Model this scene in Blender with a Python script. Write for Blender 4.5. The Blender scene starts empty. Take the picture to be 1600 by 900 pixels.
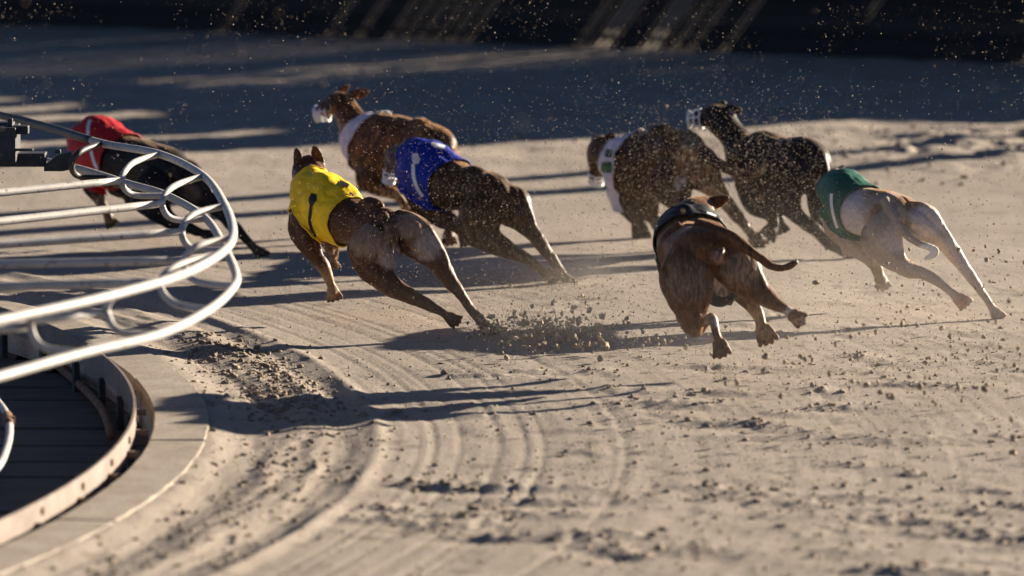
import bpy, bmesh, math, random
import numpy as np
from mathutils import Vector, Matrix
from mathutils.bvhtree import BVHTree

random.seed(7); RNG = np.random.default_rng(11)
sc = bpy.context.scene
col = sc.collection

# ------------------------------------------------------------------ camera, sky, sun, exposure
FPX, CAM_H = 9000.0, 3.6
PITCH = math.atan(1026 / FPX)
cam_d = bpy.data.cameras.new('camera'); cam = bpy.data.objects.new('camera', cam_d); col.objects.link(cam)
cam.location = (0, 0, CAM_H); cam.rotation_euler = (math.pi / 2 - PITCH, 0, 0)
cam_d.sensor_width = 36; cam_d.lens = FPX / 1600 * 36; cam_d.clip_start = 0.5; cam_d.clip_end = 2000
cam_d.dof.use_dof = True; cam_d.dof.focus_distance = 29.3; cam_d.dof.aperture_fstop = 1.9
sc.camera = cam

SUN_EL, SUN_AZ = math.radians(13.5), (0.80, 0.60)
n_ = math.hypot(*SUN_AZ); TS = Vector((SUN_AZ[0] / n_ * math.cos(SUN_EL), SUN_AZ[1] / n_ * math.cos(SUN_EL), math.sin(SUN_EL)))
w = bpy.data.worlds.new('World'); sc.world = w; w.use_nodes = True
nt = w.node_tree; bg = nt.nodes['Background']
sky = nt.nodes.new('ShaderNodeTexSky'); sky.sky_type = 'NISHITA'; sky.sun_disc = False
sky.air_density = 0.22; sky.dust_density = 0.0; sky.ozone_density = 0.6; sky.sun_elevation = SUN_EL; sky.sun_rotation = math.atan2(SUN_AZ[0], SUN_AZ[1])
nt.links.new(sky.outputs[0], bg.inputs[0]); bg.inputs[1].default_value = 0.05
sl = bpy.data.lights.new('sun', 'SUN'); sl.energy = 5.0; sl.angle = math.radians(0.55); sl.color = (1, 0.86, 0.68)
so = bpy.data.objects.new('sun', sl); col.objects.link(so); so.location = (20, 15, 20)
so.rotation_euler = (-TS).to_track_quat('-Z', 'Y').to_euler()
vs = sc.view_settings; vs.view_transform = 'Standard'; vs.look = 'None'; vs.gamma = 1; vs.use_curve_mapping = False
vs.exposure = 1.87
sc.cycles.use_denoising = True
sc.cycles.max_bounces = 6

# ------------------------------------------------------------------ helpers
FW = np.array([0, math.cos(PITCH), -math.sin(PITCH)]); UP = np.array([0, math.sin(PITCH), math.cos(PITCH)])
CAM = np.array([0, 0, CAM_H])
def ray(px, py): return FW + np.array([(px - 800) / FPX, 0, 0]) + UP * (450 - py) / FPX
def G(px, py, z=0.0):
    d = ray(px, py); return CAM + d * ((z - CAM_H) / d[2])
def W(px, py, Y):
    d = ray(px, py); return CAM + d * (Y / d[1])
def mpp(Y): return Y * 1.0065 / FPX           # metres for one photograph pixel at that distance

def tag(o, label=None, cat=None, group=None, kind=None):
    for k, v in (('label', label), ('category', cat), ('group', group), ('kind', kind)):
        if v: o[k] = v
    return o
def empty(name, loc, label=None, cat=None, group=None, kind=None):
    o = bpy.data.objects.new(name, None); col.objects.link(o); o.location = loc; o.empty_display_size = 0.1
    return tag(o, label, cat, group, kind)
def link_mesh(name, me, mat, parent=None, smooth=True):
    o = bpy.data.objects.new(name, me); col.objects.link(o)
    if mat and not me.materials: me.materials.append(mat)
    if smooth and len(me.polygons): me.polygons.foreach_set('use_smooth', [True] * len(me.polygons))
    if parent:
        o.parent = parent
    return o
def mesh_from(name, V, Fc):
    me = bpy.data.meshes.new(name); me.from_pydata([tuple(v) for v in V], [], [tuple(f) for f in Fc]); me.update(); return me
def mesh_np(name, V, Q, k=4):
    me = bpy.data.meshes.new(name); nf = len(Q)
    me.vertices.add(len(V)); me.vertices.foreach_set('co', np.asarray(V, np.float32).ravel())
    me.loops.add(nf * k); me.loops.foreach_set('vertex_index', np.asarray(Q, np.int32).ravel())
    me.polygons.add(nf); me.polygons.foreach_set('loop_start', np.arange(0, nf * k, k, dtype=np.int32))
    me.polygons.foreach_set('loop_total', np.full(nf, k, np.int32)); me.update(calc_edges=True); return me
def obj_at(name, V, Fc, mat, parent=None, smooth=True):
    """mesh given in world coordinates, stored relative to its parent"""
    V = np.asarray(V, float)
    if parent: V = V - np.array(parent.location)
    return link_mesh(name, mesh_from(name, V, Fc), mat, parent, smooth)

def catmull(P, n=5, closed=False):
    P = np.asarray(P, float); out = []
    for i in range(len(P) - 1):
        p0 = P[max(i - 1, 0)]; p1 = P[i]; p2 = P[i + 1]; p3 = P[min(i + 2, len(P) - 1)]
        for k in range(n):
            t = k / n
            out.append(0.5 * ((2 * p1) + (p2 - p0) * t + (2 * p0 - 5 * p1 + 4 * p2 - p3) * t * t + (3 * p1 - p0 - 3 * p2 + p3) * t ** 3))
    out.append(P[-1]); return np.array(out)
def frames(P, upv):
    P = np.asarray(P); T = np.gradient(P, axis=0); T /= np.linalg.norm(T, axis=1)[:, None] + 1e-9
    upv = np.asarray(upv, float); upv = np.broadcast_to(upv, P.shape)
    Uv = upv - T * (upv * T).sum(1)[:, None]; L = np.linalg.norm(Uv, axis=1)[:, None]
    Uv = Uv / np.maximum(L, 1e-6); S = np.cross(T, Uv); return T, Uv, S
def tube(P, R, seg=12, upv=(0.05, 0.1, 1), cap=True, Ru=None, Rd=None):
    """rings round a path; R sideways, Ru / Rd up and down"""
    P = np.asarray(P); n = len(P); R = np.broadcast_to(np.asarray(R, float), (n,))
    Ru = R if Ru is None else np.asarray(Ru); Rd = R if Rd is None else np.asarray(Rd)
    T, Uv, S = frames(P, upv); V = []; Fc = []
    for i in range(n):
        for k in range(seg):
            a = 2 * math.pi * k / seg; c, s = math.cos(a), math.sin(a)
            V.append(P[i] + S[i] * R[i] * c + Uv[i] * (Ru[i] if s > 0 else Rd[i]) * s)
    for i in range(n - 1):
        for k in range(seg):
            a = i * seg + k; b = i * seg + (k + 1) % seg
            Fc.append((a, b, b + seg, a + seg))
    if cap:
        V.append(P[0] - T[0] * R[0] * 0.6); V.append(P[-1] + T[-1] * R[-1] * 0.6); a0 = n * seg
        for k in range(seg):
            Fc.append((a0, (k + 1) % seg, k)); Fc.append((a0 + 1, (n - 1) * seg + k, (n - 1) * seg + (k + 1) % seg))
    return V, Fc
def merge(*vf):
    V = []; Fc = []
    for v, f in vf:
        o = len(V); V.extend(v); Fc.extend([tuple(i + o for i in q) for q in f])
    return V, Fc
def box(c, s, rz=0.0, bev=0.0):
    bm = bmesh.new(); bmesh.ops.create_cube(bm, size=1)
    for v in bm.verts: v.co = Vector((v.co.x * s[0], v.co.y * s[1], v.co.z * s[2]))
    if bev: bmesh.ops.bevel(bm, geom=bm.edges[:] , offset=bev, segments=2, affect='EDGES', profile=0.6)
    bmesh.ops.rotate(bm, verts=bm.verts, cent=(0, 0, 0), matrix=Matrix.Rotation(rz, 3, 'Z'))
    bmesh.ops.translate(bm, verts=bm.verts, vec=Vector(c))
    bm.verts.index_update(); V = [tuple(v.co) for v in bm.verts]; Fc = [tuple(v.index for v in f.verts) for f in bm.faces]; bm.free()
    return V, Fc

TAB = RNG.random((256, 256))
def vnoise(x, y, s=0):
    x = np.asarray(x) + s * 17.3; y = np.asarray(y) + s * 31.7
    ix = np.floor(x).astype(int); iy = np.floor(y).astype(int); fx = x - ix; fy = y - iy
    fx = fx * fx * fx * (fx * (fx * 6 - 15) + 10); fy = fy * fy * fy * (fy * (fy * 6 - 15) + 10)
    a = TAB[ix & 255, iy & 255]; b = TAB[(ix + 1) & 255, iy & 255]; c = TAB[ix & 255, (iy + 1) & 255]; d = TAB[(ix + 1) & 255, (iy + 1) & 255]
    return (a * (1 - fx) + b * fx) * (1 - fy) + (c * (1 - fx) + d * fx) * fy
def fbm(x, y, s=0, o=4):
    v = 0; a = 0.5
    for i in range(o): v = v + a * (vnoise(x, y, s + i) - 0.5); x = x * 2.03; y = y * 2.03; a *= 0.5
    return v
def sstep(a, b, x):
    t = np.clip((np.asarray(x) - a) / (b - a), 0, 1); return t * t * (3 - 2 * t)

# ------------------------------------------------------------------ materials
def mat(name): 
    m = bpy.data.materials.new(name); m.use_nodes = True; return m, m.node_tree, m.node_tree.nodes['Principled BSDF']
def noise_mat(name, c1, c2, scale=8, rough=0.7, bump=0.0, bscale=60, detail=5, lo=0.35, hi=0.65, metal=0, spec=0.3, obj=True, stretch=(1, 1, 1), c3=None, s3=40):
    m, t, p = mat(name); tc = t.nodes.new('ShaderNodeTexCoord'); mp = t.nodes.new('ShaderNodeMapping'); mp.inputs['Scale'].default_value = stretch
    t.links.new(tc.outputs['Object'], mp.inputs[0])
    n = t.nodes.new('ShaderNodeTexNoise'); n.inputs['Scale'].default_value = scale; n.inputs['Detail'].default_value = detail
    t.links.new(mp.outputs[0], n.inputs['Vector'])
    r = t.nodes.new('ShaderNodeValToRGB'); r.color_ramp.elements[0].position = lo; r.color_ramp.elements[1].position = hi
    r.color_ramp.elements[0].color = (*c1, 1); r.color_ramp.elements[1].color = (*c2, 1); t.links.new(n.outputs[0], r.inputs[0])
    out = r.outputs[0]
    if c3:
        n3 = t.nodes.new('ShaderNodeTexNoise'); n3.inputs['Scale'].default_value = s3; n3.inputs['Detail'].default_value = 3; t.links.new(mp.outputs[0], n3.inputs['Vector'])
        r3 = t.nodes.new('ShaderNodeValToRGB'); r3.color_ramp.elements[0].position = 0.6; r3.color_ramp.elements[1].position = 0.7; t.links.new(n3.outputs[0], r3.inputs[0])
        mx = t.nodes.new('ShaderNodeMix'); mx.data_type = 'RGBA'; t.links.new(r3.outputs[0], mx.inputs[0]); t.links.new(out, mx.inputs[6]); mx.inputs[7].default_value = (*c3, 1); out = mx.outputs[2]
    t.links.new(out, p.inputs['Base Color']); p.inputs['Roughness'].default_value = rough; p.inputs['Metallic'].default_value = metal
    p.inputs['Specular IOR Level'].default_value = spec
    if bump:
        b = t.nodes.new('ShaderNodeBump'); b.inputs['Strength'].default_value = 1; b.inputs['Distance'].default_value = bump
        n2 = t.nodes.new('ShaderNodeTexNoise'); n2.inputs['Scale'].default_value = bscale; n2.inputs['Detail'].default_value = 4; t.links.new(mp.outputs[0], n2.inputs['Vector'])
        t.links.new(n2.outputs[0], b.inputs['Height']); t.links.new(b.outputs[0], p.inputs['Normal'])
    return m
M = {}
M['sand'] = noise_mat('sand', (0.30, 0.26, 0.22), (0.38, 0.332, 0.285), 1.6, 0.95, 0.004, 55, 8, 0.3, 0.7, spec=0.1, c3=(0.235, 0.20, 0.168), s3=3.2)
def grain(m):   # single grains: fine bump and speckle over the broad one
    t = m.node_tree; p = t.nodes['Principled BSDF']; tc = t.nodes.new('ShaderNodeTexCoord')
    n = t.nodes.new('ShaderNodeTexNoise'); n.inputs['Scale'].default_value = 190; n.inputs['Detail'].default_value = 3; t.links.new(tc.outputs['Object'], n.inputs['Vector'])
    b = t.nodes.new('ShaderNodeBump'); b.inputs['Strength'].default_value = 1; b.inputs['Distance'].default_value = 0.0022; t.links.new(n.outputs[0], b.inputs['Height'])
    old = p.inputs['Normal'].links[0].from_socket; t.links.new(old, b.inputs['Normal']); t.links.new(b.outputs[0], p.inputs['Normal'])
    src = p.inputs['Base Color'].links[0].from_socket; mx = t.nodes.new('ShaderNodeMix'); mx.data_type = 'RGBA'; mx.blend_type = 'MULTIPLY'; mx.inputs[0].default_value = 1
    r = t.nodes.new('ShaderNodeValToRGB'); r.color_ramp.elements[0].position = 0.3; r.color_ramp.elements[0].color = (.72, .70, .68, 1); r.color_ramp.elements[1].position = 0.65; r.color_ramp.elements[1].color = (1.06, 1.06, 1.06, 1)
    n2 = t.nodes.new('ShaderNodeTexNoise'); n2.inputs['Scale'].default_value = 70; n2.inputs['Detail'].default_value = 4; t.links.new(tc.outputs['Object'], n2.inputs['Vector']); t.links.new(n2.outputs[0], r.inputs[0])
    t.links.new(src, mx.inputs[6]); t.links.new(r.outputs[0], mx.inputs[7]); t.links.new(mx.outputs[2], p.inputs['Base Color'])
grain(M['sand'])
M['flying'] = noise_mat('flying', (0.24, 0.185, 0.13), (0.36, 0.29, 0.215), 14, 0.95, 0.003, 90, 4, spec=0.1)
M['clod'] = noise_mat('clod', (0.17, 0.13, 0.095), (0.29, 0.235, 0.18), 14, 0.95, 0.003, 90, 4, spec=0.1)
M['concrete'] = noise_mat('concrete', (0.30, 0.255, 0.21), (0.39, 0.345, 0.29), 5, 0.9, 0.0015, 140, 8, spec=0.2, c3=(0.24, 0.20, 0.165), s3=60)
grain(M['concrete'])
M['white_pipe'] = noise_mat('white_pipe', (0.33, 0.315, 0.295), (0.43, 0.41, 0.385), 9, 0.6, 0.0008, 90, 5, 0.3, 0.6, c3=(0.20, 0.16, 0.12), s3=38)
M['ring_steel'] = noise_mat('ring_steel', (0.15, 0.115, 0.095), (0.21, 0.17, 0.145), 6, 0.7, 0.0006, 60, 6, c3=(0.28, 0.17, 0.11), s3=22)
M['rust'] = noise_mat('rust', (0.09, 0.045, 0.025), (0.20, 0.11, 0.06), 20, 0.8, 0.001, 80)
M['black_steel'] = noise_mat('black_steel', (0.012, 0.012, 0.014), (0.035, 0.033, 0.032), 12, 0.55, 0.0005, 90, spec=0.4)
M['plank'] = noise_mat('plank', (0.05, 0.045, 0.042), (0.10, 0.09, 0.08), 6, 0.85, 0.0015, 50, 6, stretch=(0.4, 4, 4))
M['fence_slat'] = noise_mat('fence_slat', (0.012, 0.010, 0.009), (0.035, 0.028, 0.023), 9, 0.75, 0, spec=0.2)
M['post_wood'] = noise_mat('post_wood', (0.22, 0.16, 0.10), (0.34, 0.26, 0.17), 8, 0.85, 0.002, 40, stretch=(3, 3, .4))
M['hedge'] = noise_mat('hedge', (0.020, 0.028, 0.012), (0.05, 0.06, 0.028), 5, 0.7, 0)
M['dark_cladding'] = noise_mat('dark_cladding', (0.05, 0.055, 0.06), (0.08, 0.085, 0.09), 3, 0.6, 0)
M['pole'] = noise_mat('pole', (0.22, 0.22, 0.22), (0.3, 0.3, 0.3), 3, 0.5, 0, metal=0.6)
M['muzzle'] = noise_mat('muzzle', (0.72, 0.72, 0.70), (0.82, 0.82, 0.80), 20, 0.35, 0)
M['eye'] = noise_mat('eye', (0.01, 0.006, 0.004), (0.02, 0.012, 0.008), 20, 0.1, 0, spec=0.6)
M['weed'] = noise_mat('weed', (0.16, 0.20, 0.03), (0.35, 0.30, 0.05), 30, 0.6, 0)
def cloth(name, c, rough=0.6):
    d = tuple(x * 0.8 for x in c)
    m = noise_mat(name, d, c, 18, rough, 0.004, 14, 3, spec=0.35)
    p = m.node_tree.nodes['Principled BSDF']; p.inputs['Specular IOR Level'].default_value = 0.2; return m
JC = {'yellow': (0.88, 0.56, 0.01), 'blue': (0.004, 0.022, 0.28), 'red': (0.46, 0.012, 0.017), 'white': (0.62, 0.60, 0.66), 'green': (0.006, 0.092, 0.062), 'black': (0.009, 0.009, 0.011)}
for k, c in JC.items(): M['jacket_' + k] = cloth('jacket_' + k, c)
M['ink_black'] = cloth('ink_black', (0.012, 0.012, 0.012)); M['ink_white'] = cloth('ink_white', (0.72, 0.72, 0.74)); M['ink_green'] = cloth('ink_green', (0.012, 0.10, 0.035))

def coat_mat(name, brindle, stripe=(0.010, 0.008, 0.007), scale=26, dusty=0.25):
    m, t, p = mat(name); at = t.nodes.new('ShaderNodeAttribute'); at.attribute_name = 'coat'
    tc = t.nodes.new('ShaderNodeTexCoord'); mp = t.nodes.new('ShaderNodeMapping'); mp.inputs['Scale'].default_value = (1.8, 1.0, 0.55); mp.inputs['Rotation'].default_value = (0.2, 0.5, 0.4)
    t.links.new(tc.outputs['Object'], mp.inputs[0])
    n = t.nodes.new('ShaderNodeTexNoise'); n.inputs['Scale'].default_value = scale; n.inputs['Detail'].default_value = 6; n.inputs['Distortion'].default_value = 1.1
    t.links.new(mp.outputs[0], n.inputs['Vector'])
    r = t.nodes.new('ShaderNodeValToRGB'); r.color_ramp.elements[0].position = 0.42; r.color_ramp.elements[1].position = 0.60
    r.color_ramp.elements[0].color = (brindle,) * 3 + (1,); r.color_ramp.elements[1].color = (0, 0, 0, 1); t.links.new(n.outputs[0], r.inputs[0])
    mx = t.nodes.new('ShaderNodeMix'); mx.data_type = 'RGBA'; t.links.new(r.outputs[0], mx.inputs[0]); t.links.new(at.outputs['Color'], mx.inputs[6]); mx.inputs[7].default_value = (*stripe, 1)
    # short hair
    nh = t.nodes.new('ShaderNodeTexNoise'); nh.inputs['Scale'].default_value = 95; nh.inputs['Detail'].default_value = 4; t.links.new(mp.outputs[0], nh.inputs['Vector'])
    rh = t.nodes.new('ShaderNodeValToRGB'); rh.color_ramp.elements[0].position = 0.32; rh.color_ramp.elements[0].color = (.72, .70, .68, 1); rh.color_ramp.elements[1].position = 0.68; rh.color_ramp.elements[1].color = (1.12, 1.1, 1.1, 1); t.links.new(nh.outputs[0], rh.inputs[0])
    mh = t.nodes.new('ShaderNodeMix'); mh.data_type = 'RGBA'; mh.blend_type = 'MULTIPLY'; mh.inputs[0].default_value = 1; t.links.new(mx.outputs[2], mh.inputs[6]); t.links.new(rh.outputs[0], mh.inputs[7]); mx = mh
    # sand grains caught in the short coat
    n2 = t.nodes.new('ShaderNodeTexNoise'); n2.inputs['Scale'].default_value = 110; n2.inputs['Detail'].default_value = 2; t.links.new(tc.outputs['Object'], n2.inputs['Vector'])
    r2 = t.nodes.new('ShaderNodeValToRGB'); r2.color_ramp.elements[0].position = 0.66; r2.color_ramp.elements[1].position = 0.74
    r2.color_ramp.elements[1].color = (dusty,) * 3 + (1,); t.links.new(n2.outputs[0], r2.inputs[0])
    m2 = t.nodes.new('ShaderNodeMix'); m2.data_type = 'RGBA'; t.links.new(r2.outputs[0], m2.inputs[0]); t.links.new(mx.outputs[2], m2.inputs[6]); m2.inputs[7].default_value = (0.38, 0.31, 0.24, 1)
    t.links.new(m2.outputs[2], p.inputs['Base Color']); p.inputs['Roughness'].default_value = 0.5; p.inputs['Specular IOR Level'].default_value = 0.16
    p.inputs['Sheen Weight'].default_value = 0.22; p.inputs['Sheen Roughness'].default_value = 0.28; p.inputs['Sheen Tint'].default_value = (0.95, 0.62, 0.36, 1)
    b = t.nodes.new('ShaderNodeBump'); b.inputs['Strength'].default_value = 0.6; b.inputs['Distance'].default_value = 0.005
    n3 = t.nodes.new('ShaderNodeTexNoise'); n3.inputs['Scale'].default_value = 38; n3.inputs['Detail'].default_value = 5; t.links.new(mp.outputs[0], n3.inputs['Vector'])
    t.links.new(n3.outputs[0], b.inputs['Height']); t.links.new(b.outputs[0], p.inputs['Normal'])
    return m

# ------------------------------------------------------------------ ground
RC = np.array([-12.8, 25.3]); R_OUT, R_IN, R_RING = 11.44, 11.19, 11.11
PIT_Z = -0.16
TRAMPLE = []   # paw scrapes: x, y, length, width, height
for i in range(125):
    px = RNG.uniform(560, 1640); py = 560 + 340 * RNG.random() ** 0.9
    if px < 1000 and py < 740 and RNG.random() < 0.75: continue
    g = G(px, py); TRAMPLE.append((g[0], g[1], RNG.uniform(0.06, 0.28), RNG.uniform(0.05, 0.16), RNG.uniform(0.004, 0.014)))
for i in range(40):
    px = RNG.uniform(700, 1620); py = RNG.uniform(440, 590); g = G(px, py)
    TRAMPLE.append((g[0], g[1], RNG.uniform(0.05, 0.2), RNG.uniform(0.05, 0.15), RNG.uniform(0.004, 0.010)))
def ground_z(X, Y):
    r = np.hypot(X - RC[0], Y - RC[1]); th = np.arctan2(Y - RC[1], X - RC[0]) * R_OUT
    z = fbm(X * 1.3, Y * 0.5, 1) * 0.018
    z = z + fbm(r * 14, th * 0.5, 2, 3) * 0.005 * sstep(R_OUT + 3.4, R_OUT + 0.4, r)          # raked lines round the bend
    z = z + fbm(r * 30, th * 0.5, 5, 2) * 0.004
    z = z + fbm(X * 22, Y * 16, 3, 3) * 0.0035
    e = r - R_OUT                                                            # ruts and thrown-up loose sand beside the kerb
    band = np.exp(-((e - 0.42) / 0.34) ** 2)
    z = z + band * (0.010 + fbm(r * 9, th * 1.2, 7, 4) * 0.038)
    z = z - 0.012 * np.exp(-((e - 0.62 - 0.05 * fbm(th * 0.7, th * 0, 8)) / 0.07) ** 2) - 0.012 * np.exp(-((e - 0.25) / 0.09) ** 2)
    z = z + 0.013 * np.exp(-((e - 0.76) / 0.04) ** 2) * (0.5 + vnoise(th * 2, th * 0, 3))
    for ge in (0.95, 1.02, 1.13, 1.3, 1.42, 1.5, 1.86):
        z = z - 0.0035 * np.exp(-((e - ge - 0.04 * fbm(th * 0.35, th * 0 + ge, 8)) / 0.013) ** 2)
    far = sstep(36, 41, Y)
    z = z + far * (fbm(X * 1.6, Y * 1.1, 9, 5) * 0.07 + 0.01)
    berm = sstep(2.0, 2.8, X) * np.exp(-((Y - 40.2) / 1.3) ** 2)
    z = z + berm * (0.02 + np.abs(fbm(X * 2.2, Y * 2.2, 12, 5)) * 0.24)
    tr = sstep(-1.2, 1.2, X) * sstep(26.5, 23.5, Y)
    z = z + tr * fbm(X * 7, Y * 4.5, 14, 4) * 0.011
    if X.size > 100000 or True:
      for (tx, ty, l, wd, hh) in TRAMPLE:
        m = (np.abs(X - tx) < l * 2.2) & (np.abs(Y - ty) < wd * 3.5)
        if m.any():
            dx = (X[m] - tx) / l; dy = (Y[m] - ty) / wd
            lump = 0.55 + 0.9 * vnoise(X[m] * 24, Y[m] * 15, 4)
            z[m] += hh * np.exp(-dx * dx - dy * dy) * lump - hh * 0.8 * np.exp(-dx * dx - (dy + 1.5) ** 2)
    edge = sstep(R_OUT + 0.16, R_OUT + 0.0, r); z = z * (1 - edge) + edge * (0.030 + 0.014 * fbm(X * 9, Y * 6, 21))
    z = np.where(r < R_OUT - 0.06, PIT_Z - 0.05, z)
    return z
def axis(fine0, fine1, step, far0, far1):
    a = np.arange(fine0, fine1, step); l = []; s = step; x = fine0
    while x > far0: s *= 1.35; x -= s; l.append(x)
    r = []; s = step; x = a[-1]
    while x < far1: s *= 1.35; x += s; r.append(x)
    return np.concatenate([l[::-1], a, r])
xs = axis(-3.6, 4.4, 0.0145, -900, 900)
ys = np.concatenate([axis(20.3, 34.0, 0.027, -900, 33.99)[:-1], axis(34.0, 54.5, 0.055, 33.99, 1500)])
ys = np.unique(np.round(ys, 4))
Xg, Yg = np.meshgrid(xs, ys); Zg = np.zeros_like(Xg)
near = (Xg > -6) & (Xg < 7) & (Yg > 18) & (Yg < 58)
Zg[near] = ground_z(Xg[near], Yg[near])
rr = np.hypot(Xg - RC[0], Yg - RC[1]); Zg[(~near) & (rr < R_OUT - 0.06)] = PIT_Z - 0.05
nx, ny = len(xs), len(ys); idx = np.arange(nx * ny).reshape(ny, nx)
Q = np.stack([idx[:-1, :-1], idx[:-1, 1:], idx[1:, 1:], idx[1:, :-1]], -1).reshape(-1, 4)
gr = link_mesh('ground', mesh_np('ground', np.stack([Xg, Yg, Zg], -1).reshape(-1, 3), Q), M['sand'])
tag(gr, 'raked tan sand of the dog racing track', 'track', kind='structure')
def gz(x, y):
    return float(ground_z(np.array([x], float), np.array([y], float))[0])

# ------------------------------------------------------------------ kerb of concrete slabs
def arc_pt(r, th, z): return np.array([RC[0] + r * math.cos(th), RC[1] + r * math.sin(th), z])
kerb = empty('kerb', arc_pt(R_OUT, 0, 0), 'curved kerb of pale concrete slabs round the inner edge of the track', 'kerb', kind='structure')
joint_px = [(262, 900), (262, 758), (262, 690), (262, 632), (240, 572), (200, 530)]
ths = [-0.62, -0.47, -0.33, -0.205, -0.105, 0.0, 0.095, 0.19, 0.31, 0.45, 0.6]
for i in range(len(ths) - 1):
    a0 = ths[i] + 0.0007; a1 = ths[i + 1] - 0.0007; n = 14; V = []; Fc = []; j0 = random.uniform(-0.004, 0.004)
    prof = [(R_IN, PIT_Z), (R_IN, 0.030), (R_IN + 0.006, 0.036), (R_OUT - 0.007, 0.036), (R_OUT - 0.001, 0.031), (R_OUT, 0.0), (R_OUT, PIT_Z)]
    for k in range(n + 1):
        th = a0 + (a1 - a0) * k / n
        for (r, z) in prof:
            zz = z + j0 + (random.uniform(-0.0012, 0.0012) if z > 0 else 0); V.append(arc_pt(r + (random.uniform(-.004, .004) if z < 0.032 and z >= 0 else 0), th, zz))
    m = len(prof)
    for k in range(n):
        for q in range(m):
            a = k * m + q; b = k * m + (q + 1) % m; Fc.append((a, b, b + m, a + m))
    Fc.append(tuple(range(m))); Fc.append(tuple(n * m + q for q in range(m))[::-1])
    obj_at('concrete_slab', V, Fc, M['concrete'], kerb, smooth=False)
# a weed in the joint between kerb and sand
wp = G(322, 682); weed = empty('weed', (wp[0] + 0.03, wp[1], 0.01), 'tiny yellow-green weed growing at the outer edge of the concrete kerb', 'weed')
for k in range(9):
    a = random.uniform(0, 6.28); l = random.uniform(0.02, 0.05); p0 = np.array(weed.location); dv = np.array([math.cos(a) * 0.4, math.sin(a) * 0.4, 1]) * l
    sd = np.array([math.sin(a), -math.cos(a), 0]) * 0.006
    obj_at('leaf', [p0 - sd * .4, p0 + sd * .4, p0 + dv * 0.6 + sd, p0 + dv * 0.6 - sd, p0 + dv * 0.9 + [dv[0], dv[1], 0]], [(0, 1, 2, 3), (3, 2, 4)], M['weed'], weed)

# ------------------------------------------------------------------ steel ring, pit deck and pipes inside the kerb
ring = empty('steel_ring', arc_pt(R_RING, 0, PIT_Z), 'weathered curved steel strip standing on edge just inside the concrete kerb', 'rail')
def arc_strip(r0, r1, z0, z1, a0, a1, n=90):
    V = []; Fc = []
    for k in range(n + 1):
        th = a0 + (a1 - a0) * k / n
        for r, z in ((r0, z0), (r0, z1), (r1, z1), (r1, z0)): V.append(arc_pt(r, th, z))
    for k in range(n):
        for q in range(4): a = k * 4 + q; b = k * 4 + (q + 1) % 4; Fc.append((a, b, b + 4, a + 4))
    Fc.append((0, 1, 2, 3)); Fc.append((n * 4 + 3, n * 4 + 2, n * 4 + 1, n * 4)); return V, Fc
obj_at('strip', *arc_strip(R_RING - 0.012, R_RING, -0.02, 0.10, -0.6, 0.6), M['ring_steel'], ring, smooth=False)
for k in range(-9, 10):
    th = 0.062 * k - 0.02
    c = arc_pt(R_RING + 0.026, th, 0.005); obj_at('strut', *box(c, (0.058, 0.03, 0.03), th, 0.003), M['ring_steel'], ring, smooth=False)
    c = arc_pt(R_RING + 0.003, th + 0.008, 0.055); obj_at('bolt', *box(c, (0.014, 0.022, 0.03), th, 0.004), M['rust'], ring, smooth=False)
    c = arc_pt(R_RING - 0.02, th, -0.09); obj_at('foot', *box(c, (0.03, 0.05, 0.16), th, 0.003), M['black_steel'], ring, smooth=False)
deck = empty('plank_deck', (-2.2, 25, PIT_Z), 'dark timber plank deck lying inside the curved steel ring', 'deck')
y = 20.6
while y < 31.5:
    wd = random.uniform(0.42, 0.56); xr = RC[0] + math.sqrt(max((R_RING + 0.22) ** 2 - (abs(y + wd / 2 - RC[1]) + wd / 2) ** 2, 0.1)); xl = -5.2
    obj_at('plank', *box(((xl + xr) / 2, y + wd / 2, PIT_Z - 0.018 + random.uniform(-.008, .008)), (xr - xl, wd - 0.05, 0.04), random.uniform(-.006, .006), 0.005), M['plank'], deck, smooth=False)
    y += wd
pit = tag(link_mesh('pit_soil', mesh_np('pit_soil', np.array([[-9, 16, PIT_Z - 0.047], [-1.30, 16, PIT_Z - 0.047], [-1.30, 36, PIT_Z - 0.047], [-9, 36, PIT_Z - 0.047]]), [[0, 1, 2, 3]]), M['plank']), 'dark dirt in the pit under the planks', 'dirt', kind='structure')
hose = empty('drain_pipe', G(172, 676, PIT_Z), 'dark grimy curved pipe lying on the plank deck beside the steel ring', 'pipe')
pp = catmull([G(x, y, PIT_Z + 0.035) for x, y in [(20, 505), (60, 545), (96, 576), (128, 604), (160, 640), (174, 680)]], 6)
obj_at('pipe', *tube(pp, 0.022), M['rust'], hose)
pw = empty('white_hoop', G(10, 660, PIT_Z), 'small white curved pipe with a rusty clamp at the picture edge inside the ring', 'pipe')
pp = catmull([G(x, y, 0.02) for x, y in [(-60, 590), (-20, 612), (0, 632), (12, 652), (15, 676), (9, 704), (-4, 730), (-40, 765)]], 6)
obj_at('pipe', *tube(pp, 0.017), M['white_pipe'], pw)
obj_at('clamp', *merge(tube(catmull([G(11, 650, .02), G(14, 664, .02)], 3), 0.025), box(G(17, 655, .03), (0.03, 0.05, 0.03), .3, .004)), M['rust'], pw)
for q in (590, 765):
    g = G(-60 if q == 590 else -40, q, 0.02); obj_at('leg', *tube([np.array([g[0], g[1], PIT_Z]), g], 0.017), M['white_pipe'], pw)

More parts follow.
